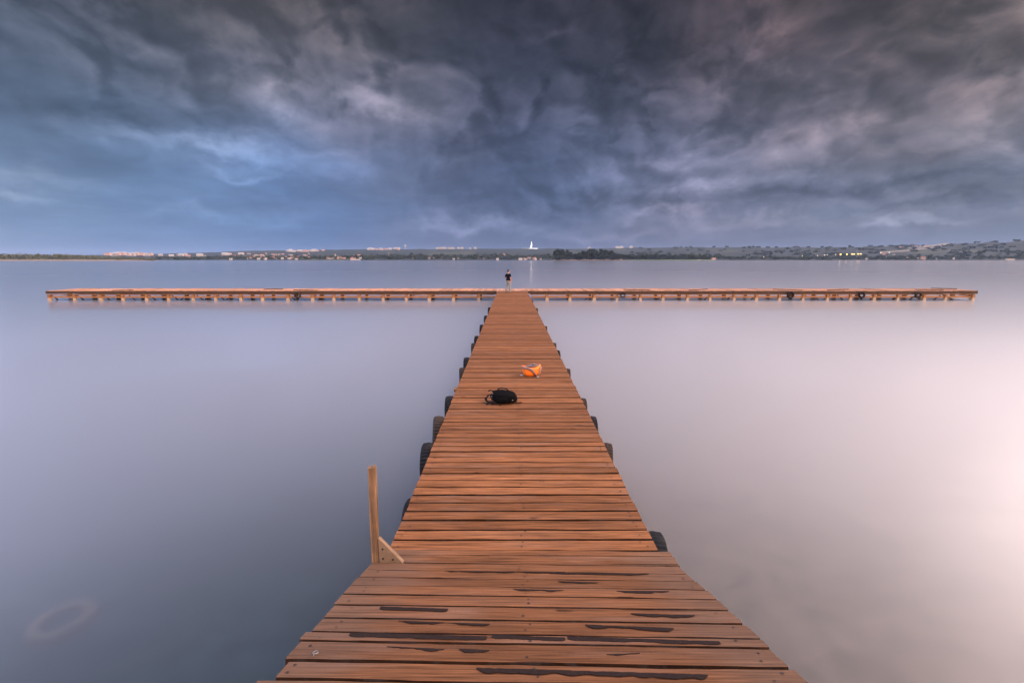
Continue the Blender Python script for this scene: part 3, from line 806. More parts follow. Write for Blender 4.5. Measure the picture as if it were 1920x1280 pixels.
# clothes
bm = bmesh.new(); bm.from_mesh(body.data)
bm.normal_update()
def in_shirt(p): return (p.z > .90 and p.z < 1.485 and (abs(p.x) < .178 or (p.z > 1.21 and abs(p.x) < .32)) and not (p.z < 1.21 and abs(p.x) > .178))
bmesh.ops.delete(bm, geom=[v for v in bm.verts if not in_shirt(v.co)], context='VERTS')
for v in bm.verts:
    k_ = .020 if v.co.z > 1.05 else .030
    v.co += v.normal * k_ + Vector((0, 0, .006 * mnoise.noise(v.co * 14)))
me = bpy.data.meshes.new('t_shirt'); bm.to_mesh(me); bm.free(); me.materials.append(M['tshirt'])
me.polygons.foreach_set('use_smooth', [True] * len(me.polygons))
sh_ = bpy.data.objects.new('t_shirt', me); COL.objects.link(sh_); sh_.parent = man
sd_m = sh_.modifiers.new('s', 'SOLIDIFY'); sd_m.thickness = .006; sd_m.offset = 1
skin_obj('trousers', [(0,0,.96),(0,0,HIP-.04),(.10,0,HIP-.12),(.145,.03,KN),(.17,-.02,.075),(-.10,0,HIP-.12),(-.15,.01,KN),(-.19,-.06,.075)],
         [(0,1),(1,2),(2,3),(3,4),(1,5),(5,6),(6,7)], [(.150,.115),(.148,.118),.102,.076,.066,.102,.076,.066], M['jeans'], man, 2, 1)
for (ax, ay) in ((.17, -.02), (-.19, -.06)):
    s_ = 1 if ax > 0 else -1
    skin_obj('shoe', [(ax, ay - .05, .040), (ax + s_ * .004, ay + .03, .046), (ax + s_ * .022, ay + .16, .032)], [(0,1),(1,2)], [(.046,.040),(.052,.046),(.046,.032)], M['shoe'], man, 2)

# ------------------------------------------------------------------ black backpack
bpos = on_z(939, 757, HD)
bag = empty('backpack', (bpos.x, bpos.y + .12, HD + .004), 'black backpack lying on the planks with its straps spread out', 'backpack')
bag.scale = (1, .9, .82)
def blob(mb, c, r, sub=3, nz=.08, fl=0.0, M4=None, seed=0, mi=0, power=2.0):
    bm = bmesh.new(); bmesh.ops.create_icosphere(bm, subdivisions=sub, radius=1)
    vs = []
    for v in bm.verts:
        d = v.co.normalized()
        q = (abs(d.x) ** power + abs(d.y) ** power + abs(d.z) ** power) ** (-1 / power)
        k = q * (1 + nz * mnoise.noise(d * 2.2 + Vector((seed, 0, 0))) + nz * .5 * mnoise.noise(d * 6 + Vector((0, seed, 0))))
        p = Vector((d.x * r[0] * k, d.y * r[1] * k, d.z * r[2] * k))
        if M4 is not None: p = M4 @ p
        p = p + Vector(c)
        p.z = max(p.z, fl)
        vs.append(p)
    bm.verts.index_update(); fs = [[v.index for v in f.verts] for f in bm.faces]; bm.free()
    mb.add(vs, fs, mi)
mb = MB(); blob(mb, (.045, .0, .12), (.235, .20, .135), 4, .10, .0, Matrix.Rotation(R(8), 4, 'Y'), 3, 0, 2.6); mb.build('pack_body', M['black_cloth'], bag, True)
mb = MB(); blob(mb, (.02, -.12, .095), (.15, .10, .085), 3, .10, .0, None, 8, 0, 2.5); mb.build('front_pocket', M['black_cloth'], bag, True)
mb = MB(); blob(mb, (.215, -.02, .085), (.085, .14, .085), 3, .10, .0, None, 12, 0, 2.4); mb.build('side_pocket', M['black_cloth'], bag, True)
def strap(name, pts, w=.022, flat=.35, mat='black_strap'):
    mb = MB(); P = [Vector(p) for p in pts]; out_ = []
    for i in range(len(P) - 1):
        p0 = P[max(i - 1, 0)]; p1 = P[i]; p2 = P[i + 1]; p3 = P[min(i + 2, len(P) - 1)]
        for k in range(5):
            u = k / 5
            out_.append(.5 * ((2 * p1) + (p2 - p0) * u + (2 * p0 - 5 * p1 + 4 * p2 - p3) * u * u + (3 * p1 - p0 - 3 * p2 + p3) * u ** 3))
    out_.append(P[-1])
    mb.tube(out_, w, 8, 0, True, flat)
    return mb.build(name, M[mat], bag, True)
strap('shoulder_strap', [(-.13,-.02,.19),(-.22,-.05,.17),(-.275,-.07,.10),(-.25,-.10,.045),(-.20,-.13,.03),(-.13,-.15,.03)], .026, .45)
strap('shoulder_strap', [(-.12,.06,.22),(-.19,.05,.25),(-.235,.03,.24)], .026, .45)
strap('haul_handle', [(-.06,.05,.235),(-.045,.05,.29),(.02,.05,.305),(.09,.05,.285),(.15,.04,.235)], .020, .7)
strap('webbing_tail', [(-.215,-.11,.035),(-.24,-.17,.012),(-.26,-.20,.008)], .016, .5)
strap('webbing_tail', [(-.16,-.12,.05),(-.155,-.17,.02),(-.15,-.215,.008)], .016, .5)
strap('webbing_tail', [(-.02,-.18,.03),(.0,-.235,.010),(-.02,-.255,.008)], .014, .5)
strap('webbing_tail', [(.25,-.10,.04),(.30,-.11,.012),(.34,-.08,.010),(.385,-.075,.008)], .012, .5)
for (x, y_, z) in ((-.155,-.03,.215),(-.165,-.07,.165),(-.155,-.09,.13),(.215,-.155,.10)):
    mb = MB(); mb.box(x - .011, x + .011, y_ - .05, y_ - .035, z - .008, z + .008, 0, None, .003); mb.build('buckle', M['steel'], bag)

# ------------------------------------------------------------------ orange bag
opos = on_z(996, 706, HD)
ob = empty('shoulder_bag', (opos.x, opos.y + .10, HD + .004), 'small bright orange bag with grey trim standing open on the planks', 'bag', None, R(4))
secs = [(.0, .125, .085), (.035, .165, .115), (.10, .185, .125), (.16, .20, .120), (.205, .215, .105)]
mb = MB(); n = 24; vs = []; fs = []
for (z, a, b) in secs:
    for k in range(n):
        t_ = 2 * math.pi * k / n
        q = (abs(math.cos(t_)) ** 3.2 + abs(math.sin(t_)) ** 3.2) ** (-1 / 3.2)
        x = a * math.cos(t_) * q; y_ = b * math.sin(t_) * q
        zz = z
        if z > .15: zz = z + .035 * (x / .2) ** 2 * (1 if x > 0 else .7) + .012 * mnoise.noise((x * 9, y_ * 9, 1))
        wob = 1 + .05 * mnoise.noise((x * 10, y_ * 10, z * 14))
        vs.append((x * wob, y_ * wob, zz))
ns = len(secs)
for i in range(ns - 1):
    for k in range(n):
        fs.append((i * n + k, i * n + (k + 1) % n, (i + 1) * n + (k + 1) % n, (i + 1) * n + k))
fs.append(tuple(range(n - 1, -1, -1)))
c = len(vs); vs.append((0.0, 0.0, .17))
for k in range(n): fs.append(((ns - 1) * n + k, (ns - 1) * n + (k + 1) % n, c))
mb.add(vs, fs); bb = mb.build('bag_body', M['orange'], ob, True)
def band(name, pts, w, mat, flat=.4):
    mb = MB(); mb.tube(pts, w, 8, 0, True, flat); return mb.build(name, M[mat], ob, True)
band('trim_band', [(-.215,-.075,.205),(-.17,-.125,.20),(-.10,-.138,.195),(-.02,-.14,.165),(.04,-.14,.11),(.085,-.135,.055),(.10,-.11,.012)], .020, 'bag_grey', .9)
band('piping', [(-.225,-.06,.232),(-.17,-.125,.225),(-.09,-.136,.218),(-.01,-.138,.188),(.055,-.138,.135)], .009, 'bag_pink', 1)
band('piping', [(.215,-.09,.225),(.20,-.115,.15),(.185,-.12,.08),(.15,-.11,.02)], .012, 'bag_pink', 1)
mb = MB(); blob(mb, (.03, .01, .225), (.16, .08, .022), 3, .2, 0, Matrix.Rotation(R(-4), 4, 'Y'), 5); mb.build('lid_flap', M['bag_grey'], ob, True)
mb = MB(); blob(mb, (.055, -.01, .262), (.045, .035, .022), 2, .25, 0, None, 6); mb.build('pouch', M['bag_grey'], ob, True)
mb = MB(); mb.box(-.25, -.165, -.07, -.02, .0, .018, 0, Matrix.Rotation(R(-12), 4, 'Z'), .006); mb.build('strap_end', M['bag_white'], ob)
mb = MB(); mb.box(.165, .22, -.125, -.085, .0, .02, 0, Matrix.Rotation(R(-25), 4, 'Z') , .006); mb.build('strap_end', M['bag_white'], ob)

# ------------------------------------------------------------------ far shore
def lerp_tab(tab, x):
    if x <= tab[0][0]: return tab[0][1]
    for (a, va), (b, vb) in zip(tab, tab[1:]):
        if x <= b:
            u = (x - a) / (b - a); u = u * u * (3 - 2 * u) * .5 + u * .5
            return va + (vb - va) * u
    return tab[-1][1]
def hill_mat(name, cols, fields=0.0):
    m, t, out = new_mat(name)
    pos = t.node('ShaderNodeNewGeometry').outputs['Position']
    n = t.noise(t.map(pos, (.02, .006, .03)), 1.0, 6, .6)
    n2 = t.noise(t.map(pos, (.004, .0012, .02)), 1.0, 4, .55)
    col = t.ramp(n, [(.3, cols[0]), (.5, cols[1]), (.72, cols[2])])
    if fields: col = t.mix(t.m('MULTIPLY', t.ss(n2, .55, .66), fields), col, (.10, .105, .055))
    principled(t, out, col, .95, None, **{'Specular IOR Level': .1})
    return m
# ridge line: (x in the photograph, y of the sky line)
ridge = [(-700,478),(-300,480),(0,480),(200,478),(340,475),(480,470),(600,468.5),(700,467.5),(760,467.3),(960,466),(1100,465.6),(1190,464.8),(1260,463),(1450,463.2),(1560,463),(1600,462),(1680,459.5),(1760,457.5),(1800,456),(1850,453.5),(1920,451),(2100,447),(2500,446)]
rdist = [(-700,2700),(900,2700),(1200,2600),(1500,2300),(1700,2000),(1920,1800),(2500,1750)]
SHORE = 1390.0
def px_of(x, y): return 958 + FPX * x / (y * math.cos(PITCH) + 3.38 * math.sin(PITCH))
def terrain(x, y):
    px = px_of(x, y)
    rd = lerp_tab(rdist, px)
    top = at_y(px, lerp_tab(ridge, px), rd).z
    top += 2.2 * mnoise.noise((x * .012, y * .004, 1)) + 1.6 * mnoise.noise((x * .04, y * .01, 2))
    u = (y - SHORE) / (rd - SHORE)
    if u <= 0: return -1.0
    if u > 1: return top * max(0, 1 - (u - 1) * 1.5)
    prof = .055 * min(1, u / .02) + .16 * min(1, u / .3) + .785 * max(0, (u - .1) / .9) ** 1.5
    return max(.4, top * prof + 1.2 * mnoise.noise((x * .01, y * .006, 5)) * min(1, u * 6))
xs_px = [-700 + i * 9 for i in range(360)]
ys = [SHORE - 3, SHORE, SHORE + 6, SHORE + 20, 1450, 1520, 1600, 1700, 1750, 1800, 1850, 1900, 2000, 2100, 2200, 2300, 2400, 2500, 2600, 2660, 2700, 2800, 3100]
vs = []; fs = []
for y_ in ys:
    for px in xs_px:
        x = (px - 958) / FPX * (y_ * math.cos(PITCH) + 3.38 * math.sin(PITCH))
        vs.append((x, y_, terrain(x, y_)))
nx = len(xs_px)
for j in range(len(ys) - 1):
    for i in range(nx - 1):
        fs.append((j * nx + i, j * nx + i + 1, (j + 1) * nx + i + 1, (j + 1) * nx + i))
hills = mesh_obj('hills', vs, fs, hill_mat('hill_green', [(.012, .019, .019), (.020, .028, .028), (.034, .042, .036)], .3), None, None, True)
tag(hills, 'low green hills along the far side of the lake', None, None, 'structure')
# flat point of land on the left
def point_land():
    tab = [(-420,0),(0,1),(200,.9),(320,0)]
    vs = []; fs = []
    pxs = [-420 + i * 6 for i in range(125)]
    for j, y_ in enumerate((985, 988, 1000, 1040, 1090, 1180)):
        for px in pxs:
            x = (px - 958) / FPX * (y_ * math.cos(PITCH) + 3.38 * math.sin(PITCH))
            a = max(0, lerp_tab(tab, px))
            z = (-1, .6, 1.0, 3.2, 4.5, .2)[j] * a + .5 * mnoise.noise((x * .03, y_ * .03, 0)) * a - (1 - a) * .5
            vs.append((x, y_, z))
    n_ = len(pxs)
    for j in range(5):
        for i in range(n_ - 1): fs.append((j * n_ + i, j * n_ + i + 1, (j + 1) * n_ + i + 1, (j + 1) * n_ + i))
    m, t, out = new_mat('point_soil')
    pos = t.node('ShaderNodeNewGeometry').outputs['Position']
    s = t.node('ShaderNodeSeparateXYZ', None, {0: pos})
    n = t.noise(t.map(pos, (.05, .02, .3)), 1.0, 5, .6)
    col = t.ramp(n, [(.35, (.05, .055, .03)), (.6, (.12, .115, .065))])
    col = t.mix(t.ss(s.outputs[2], 1.3, .5), col, (.34, .22, .15))
    principled(t, out, col, .95)
    o = mesh_obj('shore_terrain', vs, fs, m, None, None, True)
    return tag(o, 'flat point of land with a sandy rim on the far left', None, None, 'structure')
point_land()

# leaf-clump foliage
def leaf_mat(name, c0, c1):
    m, t, out = new_mat(name)
    rpi = t.node('ShaderNodeNewGeometry').outputs['Random Per Island']
    col = t.mix(rpi, c0, c1)
    principled(t, out, col, .8, None, **{'Specular IOR Level': .15})
    return m
M['leaf_d'] = leaf_mat('foliage_dark', (.012, .022, .014), (.034, .048, .026))
M['leaf_g'] = leaf_mat('foliage_grove', (.010, .018, .010), (.028, .040, .019))
M['leaf_s'] = leaf_mat('foliage_scrub', (.040, .052, .028), (.095, .10, .055))
M['bark'] = simple_mat('bark', (.10, .075, .055), .9)
def crown_faces(mb, c, r, n, size, rr, mi=0):
    for _ in range(n):
        while True:
            d = Vector((rr.uniform(-1,1), rr.uniform(-1,1), rr.uniform(-1,1)))
            if .15 < d.length < 1: break
        d = d * (.72 + .35 * mnoise.noise(d * 2.3 + Vector(c) * .07))
        p = Vector(c) + Vector((d.x * r[0], d.y * r[1], d.z * r[2]))
        a = Vector((rr.uniform(-1,1), rr.uniform(-1,1), rr.uniform(-1,1))).normalized()
        b = a.cross(Vector((rr.uniform(-1,1), rr.uniform(-1,1), rr.uniform(-1,1)))).normalized()
        s_ = size * rr.uniform(.6, 1.4)
        mb.add([p + a * s_, p + b * s_ * .7, p - a * s_ * .8, p - b * s_ * .7], [(0, 1, 2, 3)], mi)
# masses of trees and scrub nobody could count
def wood_mass(name, label, mat, spots, n, size, seed):
    rr = random.Random(seed); mb = MB()
    for (x, y_, z, rx, rz) in spots: crown_faces(mb, (x, y_, z + rz * .8), (rx, rx * .8, rz), n, size, rr)
    o = mb.build(name, mat); return tag(o, label, None, None, 'stuff')
rr = random.Random(3)
sp_ = []
for i in range(900):      # belt along the far shore
    px = rr.uniform(300, 1345); y_ = 1400 + abs(rr.gauss(0, 1)) * 130
    if px < 560 and rr.random() < .45: continue
    x = (px - 958) / FPX * y_; rz = rr.uniform(4.0, 8.0) * (.75 if px < 650 else 1)
    sp_.append((x, y_, terrain(x, y_) - 1, rr.uniform(6, 13), rz))
for i in range(500):      # belt on the right
    px = rr.uniform(1345, 2050); y_ = 1395 + abs(rr.gauss(0, 1)) * 60
    x = (px - 958) / FPX * y_; sp_.append((x, y_, terrain(x, y_) - 1, rr.uniform(6, 12), rr.uniform(2.0, 4.5)))
wood_mass('shore_woods', 'dark belt of trees along the far lake shore', M['leaf_d'], sp_, 34, 2.6, 5)
sp_ = []
for i in range(420):      # wooded slopes
    px = rr.uniform(1180, 2050); rd = lerp_tab(rdist, px); y_ = rr.uniform(1500, rd + 20)
    x = (px - 958) / FPX * y_
    if mnoise.noise((x * .006, y_ * .003, 11)) < -.05 and y_ < rd - 30: continue
    sp_.append((x, y_, terrain(x, y_) - 1.5, rr.uniform(9, 20), rr.uniform(3, 6)))
M['leaf_h'] = leaf_mat('foliage_hill', (.012, .022, .017), (.028, .040, .028))
wood_mass('hillside_woods', 'woodland scattered over the right-hand hills', M['leaf_h'], sp_, 24, 4.0, 6)
sp_ = []
for i in range(420):
    px = rr.uniform(-150, 300); y_ = rr.uniform(1000, 1100)
    x = (px - 958) / FPX * y_; f_ = 1 if px < 130 else max(.35, 1 - (px - 130) / 260)
    sp_.append((x, y_, 3.5 * f_, rr.uniform(5, 11), rr.uniform(3.5, 8.0) * f_))
wood_mass('scrub_foliage', 'low green scrub covering the point on the far left', M['leaf_s'], sp_, 40, 1.6, 8)

# separate trees: the tall clump right of the walkway end
def make_tree(name, h, w, seed, mat, label, cat='tree', group=None, trunk_h=.35):
    rr = random.Random(seed)
    o = empty(name, (0, 0, 0), label, cat, group)
    mb = MB(); mb.tube([(0, 0, -.5), (.2, 0, h * .3), (.1, .2, h * .7)], [h * .025, h * .018, h * .008], 6)
    for k in range(4):
        a = rr.uniform(0, 6.28); z0 = h * rr.uniform(.28, .5)
        mb.tube([(.15, 0, z0), (math.cos(a) * w * .3, math.sin(a) * w * .3, z0 + h * .2)], [h * .010, h * .004], 5)
    mb.build('trunk', M['bark'], o, True)
    mb = MB()
    for k in range(9):
        a = rr.uniform(0, 6.28); q = rr.uniform(0, .6); z0 = h * rr.uniform(trunk_h, .86)
        s_ = (1.15 - z0 / h) * .6 + .25
        crown_faces(mb, (math.cos(a) * w * q * s_, math.sin(a) * w * q * s_, z0), (w * .34 * s_ + .6, w * .34 * s_ + .6, h * .17), 130, h * .055, rr)
    mb.build('crown', mat, o)
    return o
def copy_tree(o, loc, rz, sc, label=None):
    c = o.copy(); COL.objects.link(c); c.location = loc; c.rotation_euler = (0, 0, rz); c.scale = sc
    if label: c['label'] = label
    for ch in o.children:
        d = ch.copy(); COL.objects.link(d); d.parent = c
    return c
GT = 'tall dark trees clumped on the far shore'
LBL = 'tall dark tree in the dense clump on the far shore right of the walkway end'
protos = [make_tree('shore_tree', 20, 11, 21 + i, M['leaf_g'], LBL, 'tree', GT, .12) for i in range(3)]
clump = [(1045,466),(1051,467),(1058,469),(1064,468),(1071,473),(1078,474),(1086,473),(1094,470),(1100,468),(1106,465.5),(1112,466),(1119,468),(1126,466),(1133,468),(1140,468),(1147,469),(1152,473),(1090,474),(1082,476),(1068,472),(1116,470),(1130,472),(1144,473),(1055,471)]
YC = 1180.0
for i, (px, py) in enumerate(clump):
    y_ = YC + rr.uniform(-25, 25); b = at_y(px, 487, y_); top = at_y(px, py, y_)
    h = top.z - .5; o = protos[i] if i < 3 else None
    loc = (b.x, y_, .5); sc = (h / 20 * rr.uniform(1.2, 1.7),) * 2 + (h / 20,)
    if o is None: copy_tree(protos[i % 3], loc, rr.uniform(0, 6), sc)
    else: o.location = loc; o.scale = sc; o.rotation_euler = (0, 0, rr.uniform(0, 6))
GR = 'round dark trees in the low row on the far shore'
LBR = 'round dark tree in the low row trailing right of the tall clump'
p2 = [make_tree('round_tree', 12, 13, 41 + i, M['leaf_g'], LBR, 'tree', GR, .15) for i in range(2)]
row = [(1158,476),(1164,477),(1171,476),(1177,478),(1186,479),(1194,478),(1203,477),(1212,478),(1220,477),(1229,476.5),(1237,476),(1245,477),(1254,478),(1264,479),(1272,479.5),(1281,477.5),(1290,479),(1299,480),(1307,480),(1315,479),(1323,480),(1330,482)]
for i, (px, py) in enumerate(row):
    y_ = YC + rr.uniform(-20, 25); b = at_y(px, 487, y_); h = at_y(px, py - 1.5, y_).z - .5
    loc = (b.x, y_, .5); sc = (h / 12 * rr.uniform(1.2, 1.7),) * 2 + (h / 12,)
    if i >= 2: copy_tree(p2[i % 2], loc, rr.uniform(0, 6), sc)
    else: p2[i].location = loc; p2[i].scale = sc
# spit of ground under them
vs = []; pxs = [1030 + i * 10 for i in range(33)]
for j, (y_, z) in enumerate(((1148, -.6), (1152, .5), (1170, .9), (1230, 1.2), (1400, .5))):
    for px in pxs: vs.append(((px - 958) / FPX * y_, y_ + 4 * mnoise.noise((px * .05, 0, 0)), z if 1035 < px < 1340 else -.8))
n_ = len(pxs)
fs = [(j * n_ + i, j * n_ + i + 1, (j + 1) * n_ + i + 1, (j + 1) * n_ + i) for j in range(4) for i in range(n_ - 1)]
m, t, out = new_mat('spit_ground')
pos = t.node('ShaderNodeNewGeometry').outputs['Position']
sx = t.node('ShaderNodeSeparateXYZ', None, {0: pos})
col = t.mix(t.ss(sx.outputs[0], 255, 320), (.20, .12, .085), (.085, .14, .045))
principled(t, out, t.vm('SCALE', col, scale=t.m('MULTIPLY_ADD', t.noise(pos, .2, 4), .8, .6)), .95)
tag(mesh_obj('spit_ground', vs, fs, m, None, None, True), 'low grassy spit under the tree clump', None, None, 'structure')
lt = make_tree('broad_tree', 14, 16, 77, M['leaf_s'], 'broad round tree standing above the scrub on the far left point', 'tree', None, .2)
b = at_y(115, 486, 1060); lt.location = (b.x, 1060, 2.5)
for i, (px, h) in enumerate(((8, 11), (30, 10), (57, 9), (92, 9))):
    o = make_tree('scrub_tree', h, 8, 90 + i, M['leaf_s'], 'bushy tree sticking out of the scrub on the far left point', 'tree', 'bushy trees on the far left point', .2)
    b = at_y(px, 486, 1050); o.location = (b.x, 1050, 4.0)

# houses
M['white_wall'] = simple_mat('white_wall', (.36, .335, .31), .8, .1, .4)
M['pink_wall'] = simple_mat('pinkish_wall', (.44, .30, .25), .8, .1, .4)
M['tile_roof'] = simple_mat('tile_roof', (.30, .13, .085), .85, .2, .6)
M['grey_roof'] = simple_mat('grey_roof', (.30, .29, .29), .8, .2, .6)
M['win'] = simple_mat('dark_window', (.03, .035, .045), .2, .1, 1)
def make_house(w, d, h, wall, roof, seed, label, group, flat=False, name='house'):
    o = empty(name, (0, 0, 0), label, 'house', group)
    mb = MB(); mb.box(-w / 2, w / 2, -d / 2, d / 2, -3, h); mb.build('wall', M[wall], o)
    mb = MB()
    if flat: mb.box(-w / 2 - .2, w / 2 + .2, -d / 2 - .2, d / 2 + .2, h + .002, h + .35)
    else:
        e = .5; rz = h + w * .18
        mb.add([(-w/2-e, -d/2-e, h), (w/2+e, -d/2-e, h), (w/2+e, d/2+e, h), (-w/2-e, d/2+e, h), (-w/2-e, 0, rz), (w/2+e, 0, rz)], [(0,1,5,4),(3,4,5,2),(0,4,3),(1,2,5),(0,3,2,1)])
    mb.build('roof', M[roof], o)
    k = max(1, int(w / 3.4))
    for i in range(k):
        mb = MB(); x = -w / 2 + (i + .5) * w / k
        mb.box(x - .55, x + .55, -d / 2 - .05, -d / 2 + .03, h * .3, h * .3 + 1.3); mb.build('window', M['win'], o)
    return o
def town(spots, kinds, label, group, name='house'):
    ps = []
    for i, (px, py, y_) in enumerate(spots):
        x = (px - 958) / FPX * (y_ * math.cos(PITCH) + .6)
        z = terrain(x, y_)
        zz = at_y(px, py, y_).z
        z = max(z, zz) if py else z
        k = kinds[i % len(kinds)]
        sc = rr.uniform(.85, 1.2)
        if i < len(kinds):
            o = make_house(*k, i, label, group, i % 2 == 1, name); ps.append(o)
            o.location = (x, y_, z); o.rotation_euler = (0, 0, rr.uniform(-.4, .4))
        else: copy_tree(ps[i % len(kinds)], (x, y_, z), rr.uniform(-.4, .4), (sc, sc, sc))
K1 = [(7, 6, 3.0, 'white_wall', 'tile_roof'), (6, 6, 4.0, 'white_wall', 'grey_roof'), (10, 7, 3.0, 'pink_wall', 'tile_roof'), (5, 5, 3.0, 'white_wall', 'tile_roof')]
# shore village, left of the middle
s1 = []
for i in range(150):
    px = rr.choice((rr.uniform(340, 700), rr.uniform(470, 640), rr.uniform(560, 960))); y_ = 1398 + abs(rr.gauss(0, 1)) * (300 if px < 600 else 150)
    s1.append((px, 0, y_))
town(s1, K1, 'small pale house among trees of the shore village left of the walkway end', 'houses of the shore village')
s2 = []
for i in range(36):
    px = rr.choice((rr.uniform(190, 300), rr.uniform(215, 290), rr.uniform(300, 480))); s2.append((px, rr.uniform(476.5, 479) if px < 300 else 0, rr.uniform(1900, 2200)))
K2 = [(20, 9, 6, 'white_wall', 'grey_roof'), (15, 9, 5, 'pink_wall', 'tile_roof')]
town(s2, K2, 'pale block in the hazy white town behind the far left point', 'blocks of the hazy town', 'town_block')
s3 = [(rr.uniform(693, 748), 0, rr.uniform(2590, 2695)) for i in range(20)] + [(rr.uniform(540, 610), 0, rr.uniform(2400, 2590)) for i in range(16)]
town(s3, [(18, 10, 7, 'white_wall', 'grey_roof'), (13, 10, 6, 'pink_wall', 'tile_roof')], 'pale block in the hazy row on the left-hand ridge', 'blocks on the left ridge', 'ridge_block')
s4 = [(px, 0, 2690) for px in (820, 824, 827.5, 830.5, 834, 836, 842, 845, 849, 851, 860, 862, 867, 882, 891)]
town(s4, [(13, 10, 8, 'white_wall', 'grey_roof'), (10, 10, 8, 'white_wall', 'grey_roof')], 'bright block in the spaced row on the ridge right above the shore village', 'bright blocks on the middle ridge', 'apartment_block')
s5 = [(rr.uniform(968, 1014), 0, 1396 + rr.uniform(0, 55)) for i in range(14)]
town(s5, K1, 'house of the small bright cluster on the shore below the white tower', 'houses below the white tower')
s6 = [(1155, 0, 1168), (1163, 0, 1172), (1338, 0, 1400), (1311, 0, 1175)]
town(s6, K1, 'small white house at the foot of the dark tree row', 'houses at the foot of the tree row')
s7 = [(1652, 0, 1650), (1666, 0, 1680), (1657, 0, 1560), (1676, 0, 1560), (1715, 0, 1900), (1725, 0, 1910), (1733, 0, 1890), (1625, 0, 1400), (1702, 0, 1420), (1721, 0, 1400), (1731, 0, 1402), (1757, 0, 1399), (1765, 0, 1405), (1788, 0, 1399), (1685, 0, 1900), (1753, 0, 1880), (1763, 0, 1860)]
town(s7, K1, 'small pale house dotted on the right-hand slope', 'houses on the right slope')
s8 = [(1104, 0, 2580), (1156, 0, 2580), (1160, 0, 2580), (1165, 0, 2585), (1182, 0, 2580)]
town(s8, [(14, 12, 8, 'white_wall', 'grey_roof')], 'tiny pale block on the ridge above the dark tree clump', 'blocks above the tree clump', 'ridge_house')
yb = at_y(1895, 487.4, 1392)
o = make_house(24, 6, 3.2, 'white_wall', 'grey_roof', 3, 'long yellow boathouse low at the water on the far right', None, True, 'boathouse')
o.location = (yb.x, 1391, .3)
o.children[0].data.materials[0] = simple_mat('yellow_wall', (.72, .50, .10), .7, .1, .4)
o = make_house(8, 6, 3.6, 'white_wall', 'grey_roof', 3, 'white house beside the dark trees left of the standing person', None, False); b = at_y(933, 486, 1400); o.location = (b.x, 1396, 1)
o = make_house(11, 6, 3.4, 'white_wall', 'grey_roof', 3, 'white boat shed at the water under the white tower', None, False, 'boat_shed'); b = at_y(976, 487, 1391); o.location = (b.x, 1392, .6)
for px in (662, 672, 677): pass
o = make_house(26, 6, 2.6, 'white_wall', 'grey_roof', 4, 'long low white shed on the water edge of the shore village', None, True, 'long_shed'); b = at_y(667, 487, 1391); o.location = (b.x, 1392, .6)

# white tower on the ridge
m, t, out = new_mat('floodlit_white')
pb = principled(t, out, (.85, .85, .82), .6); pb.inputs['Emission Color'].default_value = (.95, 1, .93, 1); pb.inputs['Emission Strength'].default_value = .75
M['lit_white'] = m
YT = 2690.0
tb = at_y(996, 466.2, YT)
tw = empty('broadcast_tower', (tb.x, YT, tb.z), 'floodlit white tower with two pods and an antenna on the ridge above the shore', 'tower')
u_ = YT / FPX
mb = MB(); mb.tube([(0, 0, -8), (0, 0, 1.0 * u_), (.2 * u_, 0, 4 * u_), (.4 * u_, 0, 8 * u_), (.5 * u_, 0, 11 * u_), (.55 * u_, 0, 12.5 * u_)], [1.7 * u_, 1.3 * u_, .85 * u_, .65 * u_, .5 * u_, .2 * u_], 12); mb.build('shaft', M['lit_white'], tw, True)
mb = MB(); mb.tube([(.55 * u_, 0, 12.4 * u_), (.55 * u_, 0, 19 * u_)], [.22 * u_, .08 * u_], 6); mb.build('antenna', M['steel'], tw)
for (x, z, r) in ((-.9, 4.6, 1.1), (1.35, 6.4, 1.15)):
    mb = MB(); blob(mb, (x * u_, 0, z * u_), (r * u_, r * u_, .75 * u_), 2, 0, -99); mb.tube([(.3 * u_, 0, (z - 1.6) * u_), (x * u_, 0, z * u_)], [.3 * u_, .5 * u_], 6); mb.build('pod', M['lit_white'], tw, True)
mb = MB(); mb.box(-9 * u_ * .55, 12 * u_ * .95, -12, 12, -6, .75 * u_); mb.build('base_hall', M['lit_white'], tw)
for k, x in enumerate((-15.5, -13, -10.5, -8.5)):
    mb = MB(); mb.box((x - .7) * u_, (x + .7) * u_, -10, 10, -6, (.5 + .15 * (k % 2)) * u_); mb.build('base_block', M['lit_white'], tw)
# slim masts
def mast(px, py0, py1, Y, label, w=.5, dish=False):
    a = at_y(px, py0, Y); b_ = at_y(px, py1, Y); h = b_.z - a.z
    o = empty('radio_mast', (a.x, Y, a.z), label, 'mast')
    mb = MB(); mb.tube([(0, 0, -4), (0, 0, h)], [w, w * .5], 6); mb.build('mast_pole', M['white_wall'], o)
    if dish:
        mb = MB(); blob(mb, (0, 0, h * .72), (w * 3.4, w * 3, h * .16), 2, 0, -99); mb.build('mast_tank', M['white_wall'], o, True)
    return o
mast(760, 467.5, 458, 2690, 'small water tower standing on the left-hand ridge', 2.2, True)
mast(729.5, 481, 472, 1420, 'slim white pole rising out of the shore village', .55)
mast(1607, 479, 466, 1500, 'thin mast between the lamps on the right shore', .35)

